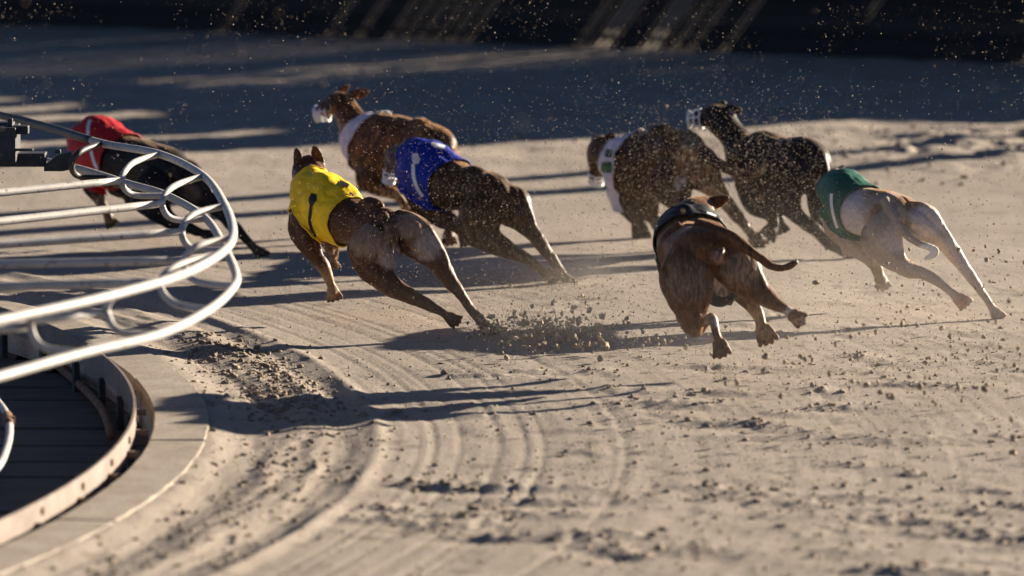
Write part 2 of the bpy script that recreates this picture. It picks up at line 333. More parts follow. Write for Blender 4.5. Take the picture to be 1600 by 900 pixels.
# ------------------------------------------------------------------ guard rail: two curved pipes, U-shaped connectors, bars running in
ZU, ZL, ZM = 0.92, 0.75, 0.84
guard = empty('guard_rail', (-3.6, 26, PIT_Z), 'white curved pipe guard rail with looped ends and long bars inside the bend', 'railing')
up_px = [(-330, 128), (-150, 146), (0, 180), (80, 200), (160, 224), (250, 241), (318, 275), (352, 322), (364, 366), (345, 396), (282, 430), (180, 460), (90, 481), (0, 500), (-150, 531), (-330, 565)]
lo_px = [(-40, 232), (100, 258), (200, 287), (262, 306), (322, 342), (352, 390), (369, 430), (362, 452), (325, 485), (250, 522), (128, 552), (0, 588), (-150, 628), (-330, 672)]
def zu(px, py): return ZU
upP = catmull([G(x, y, ZU) for x, y in up_px], 10); loP = catmull([G(x, y, ZL) for x, y in lo_px], 10)
obj_at('upper_rail', *tube(upP, 0.0198, 14), M['white_pipe'], guard); slv = upP[upP[:, 1] > G(150, 221, ZU)[1]]; obj_at('shade_sleeve', *tube(slv, 0.0225, 14), M['black_steel'], guard); obj_at('lower_rail', *tube(loP, 0.0198, 14), M['white_pipe'], guard)  # the black sleeve stands in for shade on the far rail
US = [[(160, 224), (127, 236), (112, 256), (122, 275), (168, 278)],
      [(250, 241), (207, 255), (190, 282), (207, 304), (262, 306)],
      [(318, 275), (270, 292), (253, 318), (270, 342), (322, 342)],
      [(352, 322), (302, 335), (284, 362), (300, 388), (352, 391)],
      [(360, 372), (308, 385), (287, 409), (304, 438), (364, 448)],
      [(345, 396), (275, 416), (250, 444), (272, 474), (325, 485)],
      [(235, 443), (180, 462), (167, 488), (188, 519), (250, 522)],
      [(120, 474), (60, 488), (48, 512), (68, 543), (128, 552)]]
BARS = [None, [(190, 282), (0, 301)], [(253, 318), (0, 346)], [(284, 362), (0, 382)], [(287, 407), (0, 413)], [(250, 441), (0, 448)], [(167, 487), (0, 506)], [(48, 510), (-40, 517)]]
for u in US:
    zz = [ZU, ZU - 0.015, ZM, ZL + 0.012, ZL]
    P = catmull([G(x, y, z) for (x, y), z in zip(u, zz)], 8); obj_at('connector', *tube(P, 0.0162, 12), M['black_steel'] if u is US[0] else M['white_pipe'], guard)  # first connector coloured black to stand for the shade there
for b in BARS:
    if not b: continue
    p0 = G(*b[0], ZM); p1 = G(*b[1], ZM); d = p1 - p0; pe = p0 + d * ((-3.45 - p0[0]) / d[0])
    P = np.array([p0 + (pe - p0) * t for t in np.linspace(0, 1, 12)]); Rr = np.full(12, 0.0200); Rr[0] = 0.017
    obj_at('bar', *tube(P, Rr, 14), M['white_pipe'], guard)
for yy in np.linspace(22.6, 31.2, 4):
    obj_at('post', *tube([np.array([-3.46, yy, PIT_Z - 0.04]), np.array([-3.46, yy, ZM + .06])], 0.035), M['white_pipe'], guard)
obj_at('header', *tube([np.array([-3.46, 21.5, ZM]), np.array([-3.46, 32.5, ZM])], 0.03), M['white_pipe'], guard)

# black lure machine at the far end of the rail
mY = G(60, 250, ZM)[1]
lure = empty('lure_machine', (W(0, 250, mY)[0], mY, PIT_Z), 'black steel lure machine with a flat beam clamped on the far end of the rail', 'machine')
def pbox(x0, x1, y0, y1, Y, dep, name, m=M['black_steel'], bev=0.006):
    a = W(x0, y1, Y); b = W(x1, y0, Y); obj_at(name, *box((a + b) / 2, (b[0] - a[0], dep, b[2] - a[2]), 0, bev), m, lure, smooth=False)
pbox(-90, 72, 238, 259, mY, 0.14, 'beam'); pbox(-60, 28, 196, 250, mY - 0.03, 0.3, 'motor_housing'); pbox(10, 45, 196, 209, mY - 0.1, 0.08, 'bracket'); pbox(-60, 22, 190, 204, mY, 0.1, 'cover')
pbox(12, 20, 185, 200, mY - .12, 0.03, 'bolt'); pbox(20, 52, 232, 236, mY - .17, 0.03, 'lever'); pbox(86, 95, 233, 240, mY - .1, 0.03, 'bolt')
a = [W(x, yv, mY - .02) for x, yv in [(70, 266), (70, 258), (92, 240), (113, 236), (116, 262), (100, 266)]]
V = [p + np.array([0, s, 0]) for s in (-.06, .06) for p in a]; obj_at('clamp_plate', V, [(0, 1, 2, 3, 4, 5)[::-1], (6, 7, 8, 9, 10, 11)] + [(k, (k + 1) % 6, 6 + (k + 1) % 6, 6 + k) for k in range(6)], M['black_steel'], lure, smooth=False)
obj_at('support_leg', *tube([np.array([W(-50, 250, mY)[0], mY, PIT_Z - .04]), W(-50, 250, mY)], 0.05), M['black_steel'], lure)

# ------------------------------------------------------------------ fence of dark diagonal slats at the back
A = G(0, 41); B = G(1600, 101); fd = (B - A); fl = np.linalg.norm(fd); ft = fd / fl; fang = math.atan2(ft[1], ft[0]); fn = np.array([-ft[1], ft[0], 0])
FH = 1.55
fence = empty('slat_fence', tuple(A), 'dark fence of slanting slats with narrow gaps along the far side of the track', 'fence')
sp = 0.078; tilt = math.radians(52); sl_len = (FH + 0.01) / math.sin(tilt)
def slat_mesh(wd, ln):
    V = []; dx, dz = math.cos(tilt), math.sin(tilt)
    for s0, s1 in ((0, -1), (0, 1), (1, 1), (1, -1)):
        for t in (-0.007, 0.007): V.append((dx * ln * s0 + s1 * wd / 2 / dz, t, dz * ln * s0 - 0.03))
    Fc = [(0, 2, 4, 6), (7, 5, 3, 1), (0, 1, 3, 2), (2, 3, 5, 4), (4, 5, 7, 6), (6, 7, 1, 0)]
    me = mesh_from('slat', V, Fc); me.materials.append(M['fence_slat']); return me
me_full = slat_mesh(sp * math.sin(tilt) * 1.16, sl_len); me_thin = slat_mesh(sp * math.sin(tilt) * 0.62, sl_len); 
GAPS = [(250, 265), (335, 350), (500, 515), (530, 565), (590, 700), (722, 733), (880, 960), (985, 1075), (1105, 1130), (1300, 1330), (1585, 1600)]
k = 0; s = -2.2
while s < 15.0:
    base = A + ft * s; pxb = 800 + base[0] / base[1] * FPX
    thin = (any(a <= pxb <= b for a, b in GAPS) and k % 2 == 0) or random.random() < 0.02
    if base[0] < 7.45:
        o = bpy.data.objects.new('slat', me_thin if thin else me_full); col.objects.link(o); o.parent = fence
        o.location = ft * s; o.rotation_euler = (0, 0, fang)
    s += sp; k += 1
for s in np.arange(-2.0, 13.9, 2.63):
    c = A + ft * s + fn * 0.06; obj_at('post', *tube([c + [0, 0, -0.1], c + [0, 0, FH + 0.05]], 0.035), M['black_steel'], fence)
for z in (0.10, FH):
    obj_at('rail', *tube([A + ft * -2.2 + fn * 0.03 + [0, 0, z], A + ft * 13.8 + fn * 0.03 + [0, 0, z]], 0.022), M['black_steel'], fence)
hedge = empty('hedge', tuple(A + fn * 9 + ft * 3), 'dark leafy hedge growing behind the slat fence', 'hedge')
V = []; Fc = []; hr = np.random.default_rng(5)
for i in range(9000):
    s = hr.uniform(-3, 17); c = A + ft * s + fn * (8.8 + hr.normal() * 0.45) + np.array([0, 0, hr.uniform(0.0, 1.9)])
    u = hr.normal(size=3); u /= np.linalg.norm(u); v = np.cross(u, hr.normal(size=3)); v /= np.linalg.norm(v); L = hr.uniform(0.06, 0.13); o = len(V)
    V += [c - u * L, c + v * L * .45, c + u * L, c - v * L * .45]; Fc.append((o, o + 1, o + 2, o + 3))
tag(obj_at('foliage', V, Fc, M['hedge'], hedge, smooth=False), kind='stuff')
V, Fc = tube(np.array([A + ft * s + fn * 8.9 + [0, 0, 0.9] for s in np.linspace(-3, 17, 60)]), [0.38 + 0.05 * math.sin(i * 2.3) for i in range(60)], 12, Ru=[0.92] * 60, Rd=[0.95] * 60)
obj_at('inner_branches', V, Fc, M['hedge'], hedge)
for i, (px, lab) in enumerate([(335, 'pale leaning wooden post glimpsed through the fence above the leftmost gap'), (1345, 'pale wooden post glimpsed through the fence gap near the right of the picture')]):
    c = A + ft * ((px - 0) / 1600 * fl) + fn * 1.1
    po = empty('wooden_post', tuple(c), lab, 'post'); obj_at('post', *tube([c + [0, 0, -0.05], c + [0.05, 0, 1.4]], 0.07), M['post_wood'], po)
    obj_at('cap', *tube([c + [0.05, 0, 1.42], c + [0.05, 0, 1.46]], 0.085), M['post_wood'], po)

# ------------------------------------------------------------------ unseen fence tops and lamp poles beyond the frame that throw the long shadows
SH = np.array([TS.x, TS.y]) / math.hypot(TS.x, TS.y); TANE = math.tan(SUN_EL)
def caster_xy(px, py, dist):
    g = G(px, py); return g[:2] + SH * dist
def cross(px, py):    # where the sun ray over that spot of the track passes the fence line, and how high
    g = G(px, py); m = np.array([[SH[0], -ft[0]], [SH[1], -ft[1]]]); t, s_ = np.linalg.solve(m, A[:2] - g[:2]); return s_, t * TANE
top = sorted(cross(*q) for q in [(25, 157), (145, 172), (290, 191), (520, 222), (605, 238)])
top = [(-2.2, top[0][1])] + top
for i in range(len(top) - 1):   # dark screen above the slats, unseen, stepping up towards the fence end to shape the shade
    n = max(1, int((top[i + 1][0] - top[i][0]) / 1.3))
    for k in range(n):
        f0, f1 = k / n, (k + 1) / n; s0 = top[i][0] + (top[i + 1][0] - top[i][0]) * f0 + 0.002; s1 = top[i][0] + (top[i + 1][0] - top[i][0]) * f1 - 0.002
        h0 = top[i][1] + (top[i + 1][1] - top[i][1]) * f0; h1 = top[i][1] + (top[i + 1][1] - top[i][1]) * f1
        V = []
        for d in (0.012, 0.024):
            for ss, hh in ((s0, 1.45), (s1, 1.45), (s1, h1), (s0, h0)): V.append(A + ft * ss + fn * d + np.array([0, 0, hh]))
        obj_at('shade_screen', V, [(3, 2, 1, 0), (4, 5, 6, 7), (0, 1, 5, 4), (1, 2, 6, 5), (2, 3, 7, 6), (3, 0, 4, 7)], M['fence_slat'], fence, smooth=False)
for yl, wd_ in ((166, 0.6), (185, 0.8), (216, 1.5), (252, 1.1)):   # unseen tall boards added on the fence to throw the dark stripes
    s_, h_ = cross(-300, yl - 0.055 * -300); 
    obj_at('shade_board', *box(A + ft * s_ + fn * 0.08 + np.array([0, 0, h_ / 2]), (wd_, 0.04, h_), fang, 0.004), M['fence_slat'], fence, smooth=False)
def hgt(c, px, py):
    return float(np.dot(np.array(c) - G(px, py)[:2], SH)) * TANE
for i, (yr, xt, yt, r, lab) in enumerate([(223, -500, 310, 0.15, 'slender'), (247, -500, 340, 0.17, 'outermost')]):
    c = caster_xy(1600, yr, 5.0 + i * 0.4)
    po = empty('unseen_lamp_pole', (c[0], c[1], 0), lab + ' tall unseen grey steel pole beyond the right side of the track', 'pole', 'poles beyond the frame')
    H = hgt(c, xt, yt); obj_at('pole', *tube([np.array([c[0], c[1], -.1]), np.array([c[0], c[1], H])], [r, r * 0.9], 12), M['pole'], po)
    obj_at('base_plate', *box((c[0], c[1], 0.03), (0.3, 0.3, 0.05), 0, 0.005), M['pole'], po, smooth=False)
# ------------------------------------------------------------------ greyhounds
def remesh(V, Fc, vox, smooth_it):
    me = mesh_from('tmp', V, Fc); bm = bmesh.new(); bm.from_mesh(me); bmesh.ops.recalc_face_normals(bm, faces=bm.faces); bm.to_mesh(me); bm.free()
    o = bpy.data.objects.new('tmp', me); col.objects.link(o)
    r = o.modifiers.new('r', 'REMESH'); r.mode = 'VOXEL'; r.voxel_size = vox
    s = o.modifiers.new('s', 'SMOOTH'); s.factor = 0.5; s.iterations = smooth_it
    dg = bpy.context.evaluated_depsgraph_get(); out = bpy.data.meshes.new_from_object(o.evaluated_get(dg))
    bpy.data.objects.remove(o); bpy.data.meshes.remove(me); return out
def ellipsoid(c, a, b, r2, n=10):
    """spindle from a to b"""
    P = np.array([a + (b - a) * t for t in np.linspace(0, 1, n)]); return tube(P, [max(r2 * math.sin(math.pi * (0.06 + 0.88 * i / (n - 1))) ** 0.75, 0.004) for i in range(n)], 12, upv=(0.3, 0.9, 0.4))

def build_dog(D):
    gx, gy = D['ground']; base = G(gx, gy); Y0 = base[1]
    root = empty('greyhound', (base[0], base[1], 0), D['label'], 'dog', 'greyhounds racing round the bend')
    upi = np.array([D['up'][0], 0.12, D['up'][1]]); upi /= np.linalg.norm(upi)
    pt = lambda x, y, d: W(x, y, Y0 + d)
    parts = []
    sp = np.array([list(pt(n[0], n[1], n[2])) + [k * mpp(Y0 + n[2]) for k in n[3:6]] for n in D['spine']])
    SP = catmull(sp, 8); P = SP[:, :3]
    V, Fc = tube(P, SP[:, 3], 20, upi, True, SP[:, 4], SP[:, 5]); parts.append((V, Fc))
    T, Uv, S = frames(P, upi)
    chains = []
    def limb(nodes, paw=True, kind='leg'):
        a = np.array([list(pt(n[0], n[1], n[2])) + [n[3] * mpp(Y0 + n[2])] for n in nodes]); C = catmull(a, 6)
        if paw:
            a[-2, 3] *= 0.86; C = catmull(a, 6)
            if nodes[0][3] > 18:     # lobes of muscle lying side by side down the upper leg
                m_ = a[:4]; ax = m_[-1, :3] - m_[0, :3]; ax /= np.linalg.norm(ax); e1 = np.cross(ax, (0, 1, 0)); e1 /= np.linalg.norm(e1) + 1e-9; e2 = np.cross(ax, e1)
                for ang in (0.5, 1.7, 2.9, 4.2, 5.4):
                    o_ = e1 * math.cos(ang) + e2 * math.sin(ang); mm = m_.copy(); f_ = np.array([0.45, 0.66, 0.62, 0.3]); mm[:, :3] += o_ * (m_[:, 3] * f_)[:, None]; mm[:, 3] *= np.array([0.45, 0.50, 0.46, 0.5]); mc = catmull(mm, 5)
                    parts.append(tube(mc[:, :3], mc[:, 3], 9, (0.35, 0.8, 0.45)))
        C[:, 3] = np.maximum(C[:, 3], 0.009)
        if paw and nodes[0][3] > 18: k4 = 16; C[:k4, 3] *= 0.90
        parts.append(tube(C[:, :3], C[:, 3], 12, (0.35, 0.8, 0.45))); chains.append(C)
        if paw:
            e = a[-1, :3]; d = a[-1, :3] - a[-2, :3]; d /= np.linalg.norm(d); r = a[-1, 3] * 1.08
            sd = np.cross(d, (0, 1, 0.2)); sd /= np.linalg.norm(sd); fw = np.cross(sd, d)
            for q in (-1.5, -0.5, 0.5, 1.5):
                c0 = e - d * r * 1.1 + sd * q * r * 0.45; c1 = e + d * r * (1.35 - 0.2 * abs(q)) + sd * q * r * 0.80 + fw * r * 0.2
                parts.append(tube([c0, (c0 + c1) / 2, c1], [r * 0.33, r * 0.31, r * 0.30], 8, (0.4, 0.8, 0.4)))
            parts.append(tube([e - d * r * 1.6, e - d * r * 0.3], [r * 0.7, r * 0.8], 8, (0.4, 0.8, 0.4)))
    for L in D['legs']: limb(L)
    for (li, k) in D.get('hocks', []):      # heel bone and its tendon
        Ln = [pt(*n[:3]) for n in D['legs'][li]]; h = Ln[k]; dv = h - Ln[-1]; dv /= np.linalg.norm(dv); tip = h + dv * 0.028 + (h - Ln[k - 1]) * 0.12
        parts.append(tube([h - dv * 0.03, h, tip], [.014, .017, .011], 8, (.4, .8, .4))); parts.append(tube([tip, tip * 0.45 + Ln[k - 2] * 0.55], [.010, .013], 8, (.4, .8, .4)))
    if 'tail' in D: limb(D['tail'], False)
    for (x0, y0, d0, x1, y1, d1, r) in D.get('muscles', []):
        a = pt(x0, y0, d0); b = pt(x1, y1, d1); parts.append(ellipsoid(None, a, b, r * mpp(Y0)))
    for (x0, y0, d0, x1, y1, d1, r) in D.get('ears', []):
        a = pt(x0, y0, d0); b = pt(x1, y1, d1); m = mpp(Y0) * r
        Pn = np.array([a + (b - a) * t for t in np.linspace(0, 1, 5)]); parts.append(tube(Pn, [m, m * 1.1, m * 1.05, m * .85, m * .45], 8, (0, 1, 0.1), True, [.008] * 5, [.008] * 5))
    V, Fc = merge(*parts)
    me = remesh(V, Fc, D.get('vox', 0.006), 3)
    co = np.empty(len(me.vertices) * 3); me.vertices.foreach_get('co', co); co = co.reshape(-1, 3)
    nrm = np.empty(len(co) * 3); me.vertices.foreach_get('normal', nrm); nrm = nrm.reshape(-1, 3)
    mus = fbm(co[:, 0] * 17 + co[:, 1] * 9, co[:, 2] * 13 - co[:, 1] * 7, 31, 3)      # uneven muscle and bone under the skin
    co = co + nrm * (mus * 0.016)[:, None]; me.vertices.foreach_set('co', co.ravel().astype(np.float32)); me.update()
    # coat colours: markings of the animal, and sunlit spots painted into the coat
    c = np.tile(np.array(D['coat']), (len(co), 1))
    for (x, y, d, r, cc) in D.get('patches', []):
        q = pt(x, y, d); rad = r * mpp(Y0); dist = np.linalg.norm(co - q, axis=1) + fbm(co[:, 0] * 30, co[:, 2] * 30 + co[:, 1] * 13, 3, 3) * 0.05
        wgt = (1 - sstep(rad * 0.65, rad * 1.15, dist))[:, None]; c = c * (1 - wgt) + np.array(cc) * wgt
    at = me.color_attributes.new('coat', 'FLOAT_COLOR', 'POINT'); at.data.foreach_set('color', np.c_[c, np.ones(len(c))].ravel())
    loc = np.array(root.location)
    # ---- jacket taken from the torso surface
    if 'jacket' in D:
        i0, i1 = [t * 8 for t in D['jacket']]
        bm = bmesh.new(); bm.from_mesh(me)
        def at_t(t):
            k = min(int(t), len(P) - 2); f = t - k; return P[k] * (1 - f) + P[k + 1] * f, T[k] * (1 - f) + T[k + 1] * f
        (p0, t0), (p1, t1) = at_t(i0), at_t(i1)
        sk = D.get('skew', (0, 0)); t0 = t0 + upi * sk[0]; t1 = t1 + upi * sk[1]
        for (pp, tt, inner) in ((p0, t0, True), (p1, t1, False)):
            bmesh.ops.bisect_plane(bm, geom=bm.verts[:] + bm.edges[:] + bm.faces[:], dist=1e-5, plane_co=Vector(pp), plane_no=Vector(tt).normalized(), clear_inner=inner, clear_outer=not inner)
        bm.verts.ensure_lookup_table(); vc = np.array([v.co[:] for v in bm.verts])
        d2 = ((vc[:, None, :] - P[None]) ** 2).sum(2); kk = d2.argmin(1); rel = vc - P[kk]
        su = (rel * S[kk]).sum(1) / SP[kk, 3]; uu = (rel * Uv[kk]).sum(1); uu = np.where(uu > 0, uu / SP[kk, 4], uu / SP[kk, 5]); rho = np.hypot(su, uu)
        bad = (rho > D.get('rho', 1.4)) | (kk < i0 - 12) | (kk > i1 + 12)
        bmesh.ops.delete(bm, geom=[v for v, b in zip(bm.verts, bad) if b], context='VERTS')
        # keep the largest island
        bm.verts.ensure_lookup_table(); seen = set(); best = []
        for v in bm.verts:
            if v in seen: continue
            st = [v]; seen.add(v); isl = []
            while st:
                q = st.pop(); isl.append(q)
                for e in q.link_edges:
                    o2 = e.other_vert(q)
                    if o2 not in seen: seen.add(o2); st.append(o2)
            if len(isl) > len(best): best = isl
        bs = set(best); bmesh.ops.delete(bm, geom=[v for v in bm.verts if v not in bs], context='VERTS')
        for _ in range(6): bmesh.ops.smooth_vert(bm, verts=[v for v in bm.verts if not v.is_boundary], factor=0.5, use_axis_x=True, use_axis_y=True, use_axis_z=True)
        for _ in range(3):
            bnd = [v for v in bm.verts if v.is_boundary]; new = {}
            for v in bnd:
                nb = [e.other_vert(v).co for e in v.link_edges if e.is_boundary]
                if len(nb) == 2: new[v] = v.co * 0.5 + (nb[0] + nb[1]) * 0.25
            for v, q in new.items(): v.co = q
        bm.normal_update()
        for v in bm.verts:
            f = fbm(np.array([v.co.x * 14 + v.co.y * 4]), np.array([v.co.z * 16 + v.co.y * 6]), 6, 2)[0]
            v.co += v.normal * (0.011 + 0.030 * f)
        jm = bpy.data.meshes.new('racing_jacket'); bm.to_mesh(jm)
        bm.normal_update(); tree = BVHTree.FromBMesh(bm)
        jv = np.array([v.co[:] for v in jm.vertices]); jm.vertices.foreach_set('co', (jv - loc).ravel().astype(np.float32))
        adj = {}
        for e in bm.edges:
            if e.is_boundary:
                a_, b_ = e.verts; adj.setdefault(a_, []).append(b_); adj.setdefault(b_, []).append(a_)
        loops = []; done = set()
        for v in adj:
            if v in done: continue
            ch = [v]; done.add(v)
            while True:
                nx_ = [q for q in adj[ch[-1]] if q not in done]
                if not nx_: break
                ch.append(nx_[0]); done.add(nx_[0])
            if len(ch) > 24: loops.append(np.array([q.co[:] for q in ch]))
        bm.free()
        jk = link_mesh('racing_jacket', jm, M['jacket_' + D['jcol']], root)
        so2 = jk.modifiers.new('t', 'SOLIDIFY'); so2.thickness = 0.004; so2.offset = -1
        for lp in loops:        # stitched edge binding
            for _ in range(4): lp = (np.roll(lp, 1, 0) + 2 * lp + np.roll(lp, -1, 0)) / 4
            lp = lp[::2]; lp = np.vstack([lp, lp[:1]]); Vh, Fh = tube(lp, 0.0048, 6, (0.3, 0.5, 0.8), False)
            link_mesh('hem', mesh_from('hem', np.array(Vh) - loc, Fh), M['jacket_' + D['jcol']], jk)
        for (nm, poly, hw, ink) in D.get('marks', []):
            best_dx = max((0, -5, 5, -10, 10, -15, 15, -20, 20), key=lambda dx: (sum(tree.ray_cast(Vector(CAM), Vector(ray(q[0] + dx + e, q[1])).normalized())[0] is not None for q in poly for e in (-7, 0, 7)), -abs(dx)))
            poly = [(q[0] + best_dx, q[1]) for q in poly]
            pl = catmull([list(q) + [h] for q, h in zip(poly, hw if isinstance(hw, list) else [hw] * len(poly))], 6); Vn = []; Fn = []; cols = 5; rows = []
            for i in range(len(pl)):
                tdir = pl[min(i + 1, len(pl) - 1), :2] - pl[max(i - 1, 0), :2]; tdir = tdir / (np.linalg.norm(tdir) + 1e-9); nn = np.array([-tdir[1], tdir[0]]); row = []
                for j in range(cols):
                    q = pl[i, :2] + nn * pl[i, 2] * (j / (cols - 1) * 2 - 1); dr = Vector(ray(*q)).normalized(); hit = tree.ray_cast(Vector(CAM), dr)
                    if hit[0] is None: row = None; break
                    nrm = hit[1] if hit[1].dot(dr) < 0 else -hit[1]
                    row.append(np.array(hit[0] + nrm * 0.004) - loc)
                if row: rows.append(row)
            for row in rows: Vn += row
            for i in range(len(rows) - 1):
                for j in range(cols - 1): a = i * cols + j; Fn.append((a, a + 1, a + cols + 1, a + cols))
            if Fn: link_mesh(nm, mesh_from(nm, Vn, Fn), M['ink_' + ink], jk)
    me.vertices.foreach_set('co', (co - loc).ravel().astype(np.float32)); me.update()
    body = link_mesh('body', me, D['mat'], root)
    # ---- muzzle basket
    if 'muzzle' in D:
        (x0, y0, d0, r0), (x1, y1, d1, r1) = D['muzzle']; a = pt(x0, y0, d0); b = pt(x1, y1, d1); r0 *= mpp(Y0); r1 *= mpp(Y0)
        tt = (b - a) / np.linalg.norm(b - a); s1 = np.cross(tt, (0, 0.3, 1)); s1 /= np.linalg.norm(s1); s2 = np.cross(tt, s1); vf = []
        for f in (0.0, 0.5, 1.0):
            c0 = a + (b - a) * f; r = r0 + (r1 - r0) * f
            Pc = np.array([c0 + (s1 * math.cos(t) + s2 * math.sin(t)) * r for t in np.linspace(0, 2 * math.pi, 17)]); vf.append(tube(Pc, 0.006 if f < 1 else 0.009, 6, tt, False))
        for q in range(6):
            dv = s1 * math.cos(q * 1.047) + s2 * math.sin(q * 1.047); vf.append(tube([a + dv * r0, b + dv * r1, b + tt * 0.01 + dv * r1 * 0.3], 0.006, 6, (0.3, 0.5, 0.8)))
        if D.get('muzzle_tip', True): vf.append(tube([b - tt * 0.03, b, b + tt * 0.012], [r1 * 0.98, r1, r1 * .6], 14, (.2, .4, 1)))
        Vv, Ff = merge(*vf); obj_at('muzzle', Vv, Ff, M['muzzle'], root)
    if 'strap' in D:
        Ps = catmull([pt(x, y, d) for x, y, d in D['strap']], 6); obj_at('belly_strap', *tube(Ps, 0.018, 10, (0.5, -0.6, 0.6), True, [0.030] * len(Ps), [0.030] * len(Ps)), M['jacket_' + D['jcol']], root)
    for (x, y, d) in D.get('eyes', []):
        c0 = pt(x, y, d); bm = bmesh.new(); bmesh.ops.create_uvsphere(bm, u_segments=10, v_segments=8, radius=0.012); em = bpy.data.meshes.new('eye'); 
        bmesh.ops.translate(bm, verts=bm.verts, vec=Vector(c0 - loc)); bm.to_mesh(em); bm.free(); link_mesh('eye', em, M['eye'], root)
    return root

BR = (0.10, 0.043, 0.018); TAN = (0.34, 0.20, 0.10); DK = (0.016, 0.011, 0.009); GREY = (0.29, 0.19, 0.13); WHT = (0.60, 0.55, 0.50); PALE = (0.40, 0.31, 0.25)
m_brown = coat_mat('coat_brown', 0.25); m_brin = coat_mat('coat_brindle', 0.62, stripe=(0.028, 0.014, 0.008), scale=26); m_brin2 = coat_mat('coat_brindle_dark', 0.85, stripe=(0.016, 0.010, 0.007), scale=24); m_black = coat_mat('coat_black', 0.2, dusty=0.45); m_dark = coat_mat('coat_dark_brindle', 0.75, dusty=0.4); m_pale = coat_mat('coat_pale', 0.0, dusty=0.2)

